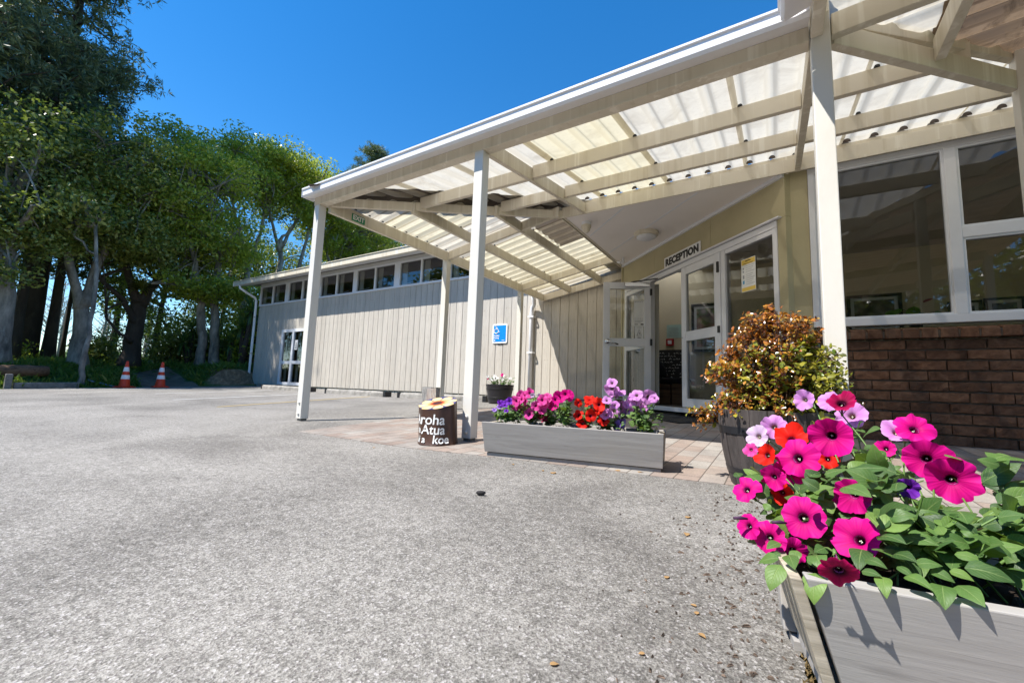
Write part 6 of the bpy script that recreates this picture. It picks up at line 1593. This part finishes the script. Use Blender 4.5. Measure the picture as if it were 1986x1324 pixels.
broad_tree('umbrella_tree', 'spreading tree with a leaning trunk seen under the canopy eave', G(-21.5, 14.2), [([G(-21.5, 13.6), (-21.5, 13.9, 4.0), (-21.5, 14.6, 6.6), (-21.5, 15.6, 8.4)], .19, .10), ([(-21.5, 14.4, 6.2), (-21.6, 13.9, 8.0), (-21.6, 13.6, 9.6)], .11, .05)],
           [((-21.5, 14.0, 10.2), (2.0, 1.9, 1.5)), ((-21.5, 16.0, 9.4), (2.0, 1.9, 1.3)), ((-21.7, 14.9, 8.0), (1.6, 1.9, .8))], 'leafA', nclump=180, per=125, size=.14, sig=.40, seed=18, limbs=40, upper=.3, bare=6)
broad_tree('dark_broadleaf_tree', 'dark leafy tree behind the roof of the hall, right of the leaning trunk', G(-23, 18), [([G(-23, 18), (-23, 18.1, 5), (-23, 18.3, 8)], .2, .1)],
           [((-23, 18.2, 9.2), (2.4, 2.8, 2.0)), ((-23, 16.4, 8.2), (1.8, 1.8, 1.6)), ((-22.6, 20.6, 8.3), (2, 2, 1.6))], 'leafB', nclump=170, per=125, size=.14, sig=.5, seed=19, limbs=20)
# darker mass deeper in the wood
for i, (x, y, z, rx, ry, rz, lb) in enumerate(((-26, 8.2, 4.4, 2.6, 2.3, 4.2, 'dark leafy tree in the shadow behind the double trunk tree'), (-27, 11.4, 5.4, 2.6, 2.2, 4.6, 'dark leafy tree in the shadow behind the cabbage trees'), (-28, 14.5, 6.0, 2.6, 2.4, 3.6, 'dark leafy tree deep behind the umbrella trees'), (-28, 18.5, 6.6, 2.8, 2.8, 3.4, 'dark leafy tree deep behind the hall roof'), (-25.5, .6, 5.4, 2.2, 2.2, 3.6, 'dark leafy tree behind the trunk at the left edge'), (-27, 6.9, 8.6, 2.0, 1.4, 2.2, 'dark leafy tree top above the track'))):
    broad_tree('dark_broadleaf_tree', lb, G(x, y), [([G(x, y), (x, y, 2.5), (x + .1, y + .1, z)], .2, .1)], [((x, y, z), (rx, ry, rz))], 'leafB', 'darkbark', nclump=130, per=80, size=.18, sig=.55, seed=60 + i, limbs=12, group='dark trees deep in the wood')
pine('far dark pine crown rising above the canopy gutter', (-38, 30.0, .5), 25.5, .4, .50, 3.4, 43, 90, L=.42, per=7, group='far pines above the canopy')
pine('shorter far dark pine crown left of the taller one above the gutter', (-39, 27.6, .5), 22.0, .4, .55, 2.8, 45, 70, L=.42, per=7, group='far pines above the canopy')

# across the drive, behind the viewer: seen only mirrored in the windows
for k, (x, y, h) in enumerate(((-27, -17, 13.5), (-17, -21, 14), (-7, -22, 11.0), (3, -21, 9.0), (13, -19, 9.5))):
    z_ = gh(x, y); broad_tree('mirrored_tree', 'tree across the drive, seen only as a dark reflection in the windows', G(x, y), [([G(x, y), (x, y, z_ + h * .3), (x + .2, y, z_ + h * .6)], .3, .16)], [((x, y, z_ + h * .46), (6.2, 3.2, h * .52))], 'leafB', 'darkbark', nclump=340, per=60, size=.42, sig=1.0, seed=90 + k, limbs=12, group='trees mirrored in the windows')

# shrubs under the trees
def bush(name, label, c, r, mat, seed, n=26, per=60, size=.14, sig=.3, group='shrubs under the trees'):
    rn = random.Random(seed); b = V(c[0], c[1], gh(c[0], c[1]) - .03); t = thing(name, label, 'shrub', b, group); cl = []; mb = MB()
    for _ in range(n):
        d = V(rn.gauss(0, 1), rn.gauss(0, 1), abs(rn.gauss(0, 1))).normalized(); f = rn.uniform(.4, 1)
        p = V(c[0] + d.x * r[0] * f, c[1] + d.y * r[1] * f, b.z + .15 + d.z * r[2] * f); cl.append(tuple(p)); mb.tube([b, b.lerp(p, .6) + V(0, 0, .1), p], [.02, .014, .006], 4, cap=False)
    mb.build('stems', M['darkbark'], t); Vv, Q = leaves(cl, sig, per, size, .8); npmesh('crown', Vv, Q, M[mat], t)
bush('pale_bush', 'pale green airy bush glowing behind the forked tree', (-24.5, 6.0), (.9, .9, 1.7), 'leafD', 1, 34, 60, .11)
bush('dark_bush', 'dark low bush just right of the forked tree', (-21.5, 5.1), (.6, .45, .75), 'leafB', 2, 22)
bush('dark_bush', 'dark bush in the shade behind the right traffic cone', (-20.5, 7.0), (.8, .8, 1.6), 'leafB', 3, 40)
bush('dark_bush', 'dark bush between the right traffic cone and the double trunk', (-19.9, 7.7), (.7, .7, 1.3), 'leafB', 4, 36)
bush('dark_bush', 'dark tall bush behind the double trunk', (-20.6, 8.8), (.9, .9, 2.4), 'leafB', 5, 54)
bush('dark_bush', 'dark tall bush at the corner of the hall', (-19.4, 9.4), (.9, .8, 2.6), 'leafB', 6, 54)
bush('green_bush', 'leafy green bush above the hall gutter corner', (-17.6, 8.6), (.8, .8, 3.6), 'leafA', 7, 64, 60, .15)
bush('weedy_bush', 'low weeds around the foot of the dark trunks', (-21.5, 2.6), (1.0, 1.1, .5), 'leafA', 8, 30, 60, .10)

def cabbage(label, x, y, heads, seed, h0=None):
    rn = random.Random(seed); b = V(x, y, gh(x, y) - .03); t = thing('cabbage_tree', label, 'tree', b, 'cabbage trees by the hall'); mb = MB(); items = []
    for (dx, dy, z) in heads:
        e = V(x + dx, y + dy, z); mb.tube([b, b.lerp(e, .5) + V(dx * .1, 0, 0), e], [.11, .085, .07], 8)
        for _ in range(95):
            a = rn.uniform(0, 6.28); el = rn.uniform(-.9, 1.35); d = V(math.cos(a) * math.cos(el), math.sin(a) * math.cos(el), math.sin(el))
            items.append((e + d * .04, d, (0, 0, 1) if abs(el) < 1.2 else (1, 0, 0), rn.uniform(.5, .85), .042, rn.uniform(.2, 1.3), .15, 0))
    mb.build('trunk', M['darkbark'], t, smooth=True); leaf_batch('foliage', items, M['strap'], t)
cabbage('cabbage tree with two spiky heads beside the hall downpipe', -17.1, 8.05, [(-.1, -.05, 1.9), (.15, .1, 2.55)], 3)
cabbage('shaded spiky cabbage tree left of the one by the downpipe', -17.8, 7.95, [(0, 0, 1.35)], 4)
cabbage('shaded spiky cabbage tree in the gloom left of the double trunk', -19.6, 7.3, [(0, 0, 1.9), (.2, -.3, 1.3)], 6)
ep = thing('perching_lily', 'yellow green tuft of strap leaves perching in the dark spreading tree', 'plant', (-19.75, 5.62, 3.15))
items = []; rn = random.Random(8)
for _ in range(110):
    a = rn.uniform(0, 6.28); el = rn.uniform(.0, 1.3); d = V(math.cos(a) * math.cos(el), math.sin(a) * math.cos(el), math.sin(el)); items.append((V(-19.75, 5.62, 3.12) + d * .05, d, (0, 0, 1) if el < 1.2 else (1, 0, 0), rn.uniform(.45, .85), .045, rn.uniform(.5, 1.5), .15, 0))
leaf_batch('foliage', items, M['epi'], ep)
# bare far trees seen through the gap
def bare_tree(x, y, h, seed, label):
    rn = random.Random(seed); b = V(x, y, 1.0); t = thing('bare_tree', label, 'tree', b, 'far bare trees in the gap'); mb = MB(); tw = MB()
    mb.tube([b, b + V(rn.uniform(-.2, .2), rn.uniform(-.2, .2), h * .5), b + V(rn.uniform(-.3, .3), rn.uniform(-.3, .3), h)], [.13, .09, .03], 6)
    for k in range(26):
        f = rn.uniform(.2, .98); p = b + V(0, 0, h * f); a = rn.uniform(0, 6.28); L = h * .22 * (1.15 - f); e = p + V(math.cos(a) * L, math.sin(a) * L, L * rn.uniform(.4, 1.1)); tw.tube([p, e], [.035, .012], 4, cap=False)
        for _ in range(3): s = p.lerp(e, rn.uniform(.3, .9)); tw.tube([s, s + V(rn.uniform(-.5, .5), rn.uniform(-.5, .5), rn.uniform(.1, .6))], [.016, .008], 3, cap=False)
    mb.build('trunk', M['bark'], t); tw.build('twigs', M['bark'], t)
for k in range(14): bare_tree(-52 - 3 * (k % 4), 9.0 + .85 * k, 6.2 + (k * 37 % 5) * .4, 100 + k, 'thin leafless tree far off in the gap between the trunks')

# things at the edge of the car park
ed = thing('timber_edging', 'weathered sleeper lying along the left edge of the car park', 'edging', (-15.55, 2.9, -.42))
q = MB(); q.beam((-15.52, 2.28, gz(0, 2.28) - .01), (-15.62, 3.42, gz(0, 3.4) - .01), .13, .155); q.build('sleeper', M['oldconcrete'], ed, bevel=.015)
fl_ = thing('fallen_log', 'mossy brown log lying on the bank at the left edge', 'log', (-16.2, 2.6, -.2))
q = MB(); q.tube([(-16.1, 1.4, -.02), (-16.15, 2.1, -.03), (-16.25, 2.6, .0), (-16.3, 2.95, .02)], [.15, .16, .155, .13], 12); q.build('trunk', M['logwood'], fl_, smooth=True)
sp = thing('timber_post', 'short stubby timber post at the left end of the sleeper', 'post', (-15.5, 2.25, -.43))
q = MB(); q.box(-15.56, -15.44, 2.13, 2.25, -.46, -.08); q.build('stub', M['oldconcrete'], sp, bevel=.02)
bl = thing('blue_board', 'long blue edged board lying on the ground left of the traffic cones', 'board', (-15.6, 3.9, -.3))
q = MB(); q.hexa([(-15.75, 3.62, -.20), (-15.55, 4.16, -.365), (-15.9, 4.22, -.30), (-16.1, 3.68, -.12), (-15.75, 3.62, -.18), (-15.55, 4.16, -.345), (-15.9, 4.22, -.28), (-16.1, 3.68, -.10)]); q.build('plank', plain('blue_grey_board', (.10, .19, .30), .5), bl)
fe = thing('paling_fence', 'pale paling fence glimpsed in the gloom left of the hall', 'fence', (-25, 11, .6))
q = MB()
for k in range(14): q.box(-25.0, -24.97, 10.0 + .16 * k, 10.14 + .16 * k, .7, 1.85)
q.build('palings', M['fascia'], fe)

# grass and weeds on the bank
n = 42000
X = NPR.uniform(-27, -15.55, n); X = np.where(NPR.random(n) < .6, NPR.uniform(-20, -15.6, n), X); Y = NPR.uniform(.8, 11.0, n)
tr = np.abs(Y - 5.45 - .06 * (-15.45 - X)) < .75
keep = ~(tr & (X > -19.0)) & ~((X > -15.95) & (Y > 6.3)) & (np.sin(X * 2.1 + 1) * np.sin(Y * 2.7) + NPR.normal(0, .5, n) > -.45)
X, Y = X[keep], Y[keep]; Z = np.array([gh(a, b) for a, b in zip(X, Y)]); n = len(X)
h = NPR.uniform(.05, .17, n) * np.where(NPR.random(n) < .08, 1.8, 1.0); a = NPR.uniform(0, 6.28, n); wd = NPR.uniform(.008, .02, n)
lx, ly = NPR.normal(0, .06, n), NPR.normal(0, .06, n); c_, s_ = np.cos(a), np.sin(a)
Vv = np.stack([np.stack([X - c_ * wd, Y - s_ * wd, Z - .01], 1), np.stack([X + c_ * wd, Y + s_ * wd, Z - .01], 1), np.stack([X + c_ * wd * .7 + lx * .5, Y + s_ * wd * .7 + ly * .5, Z + h * .6], 1), np.stack([X + lx * 1.4, Y + ly * 1.4, Z + h], 1)], 1).reshape(-1, 3)
gr = npmesh('grass', Vv, np.arange(4 * n).reshape(-1, 4), leafmat('grass_blade', [(0, (.04, .09, .012)), (.6, (.085, .17, .025)), (1, (.20, .22, .06))], .5, .35, (.35, .5, .05), .3))
tag(gr, kind='stuff')
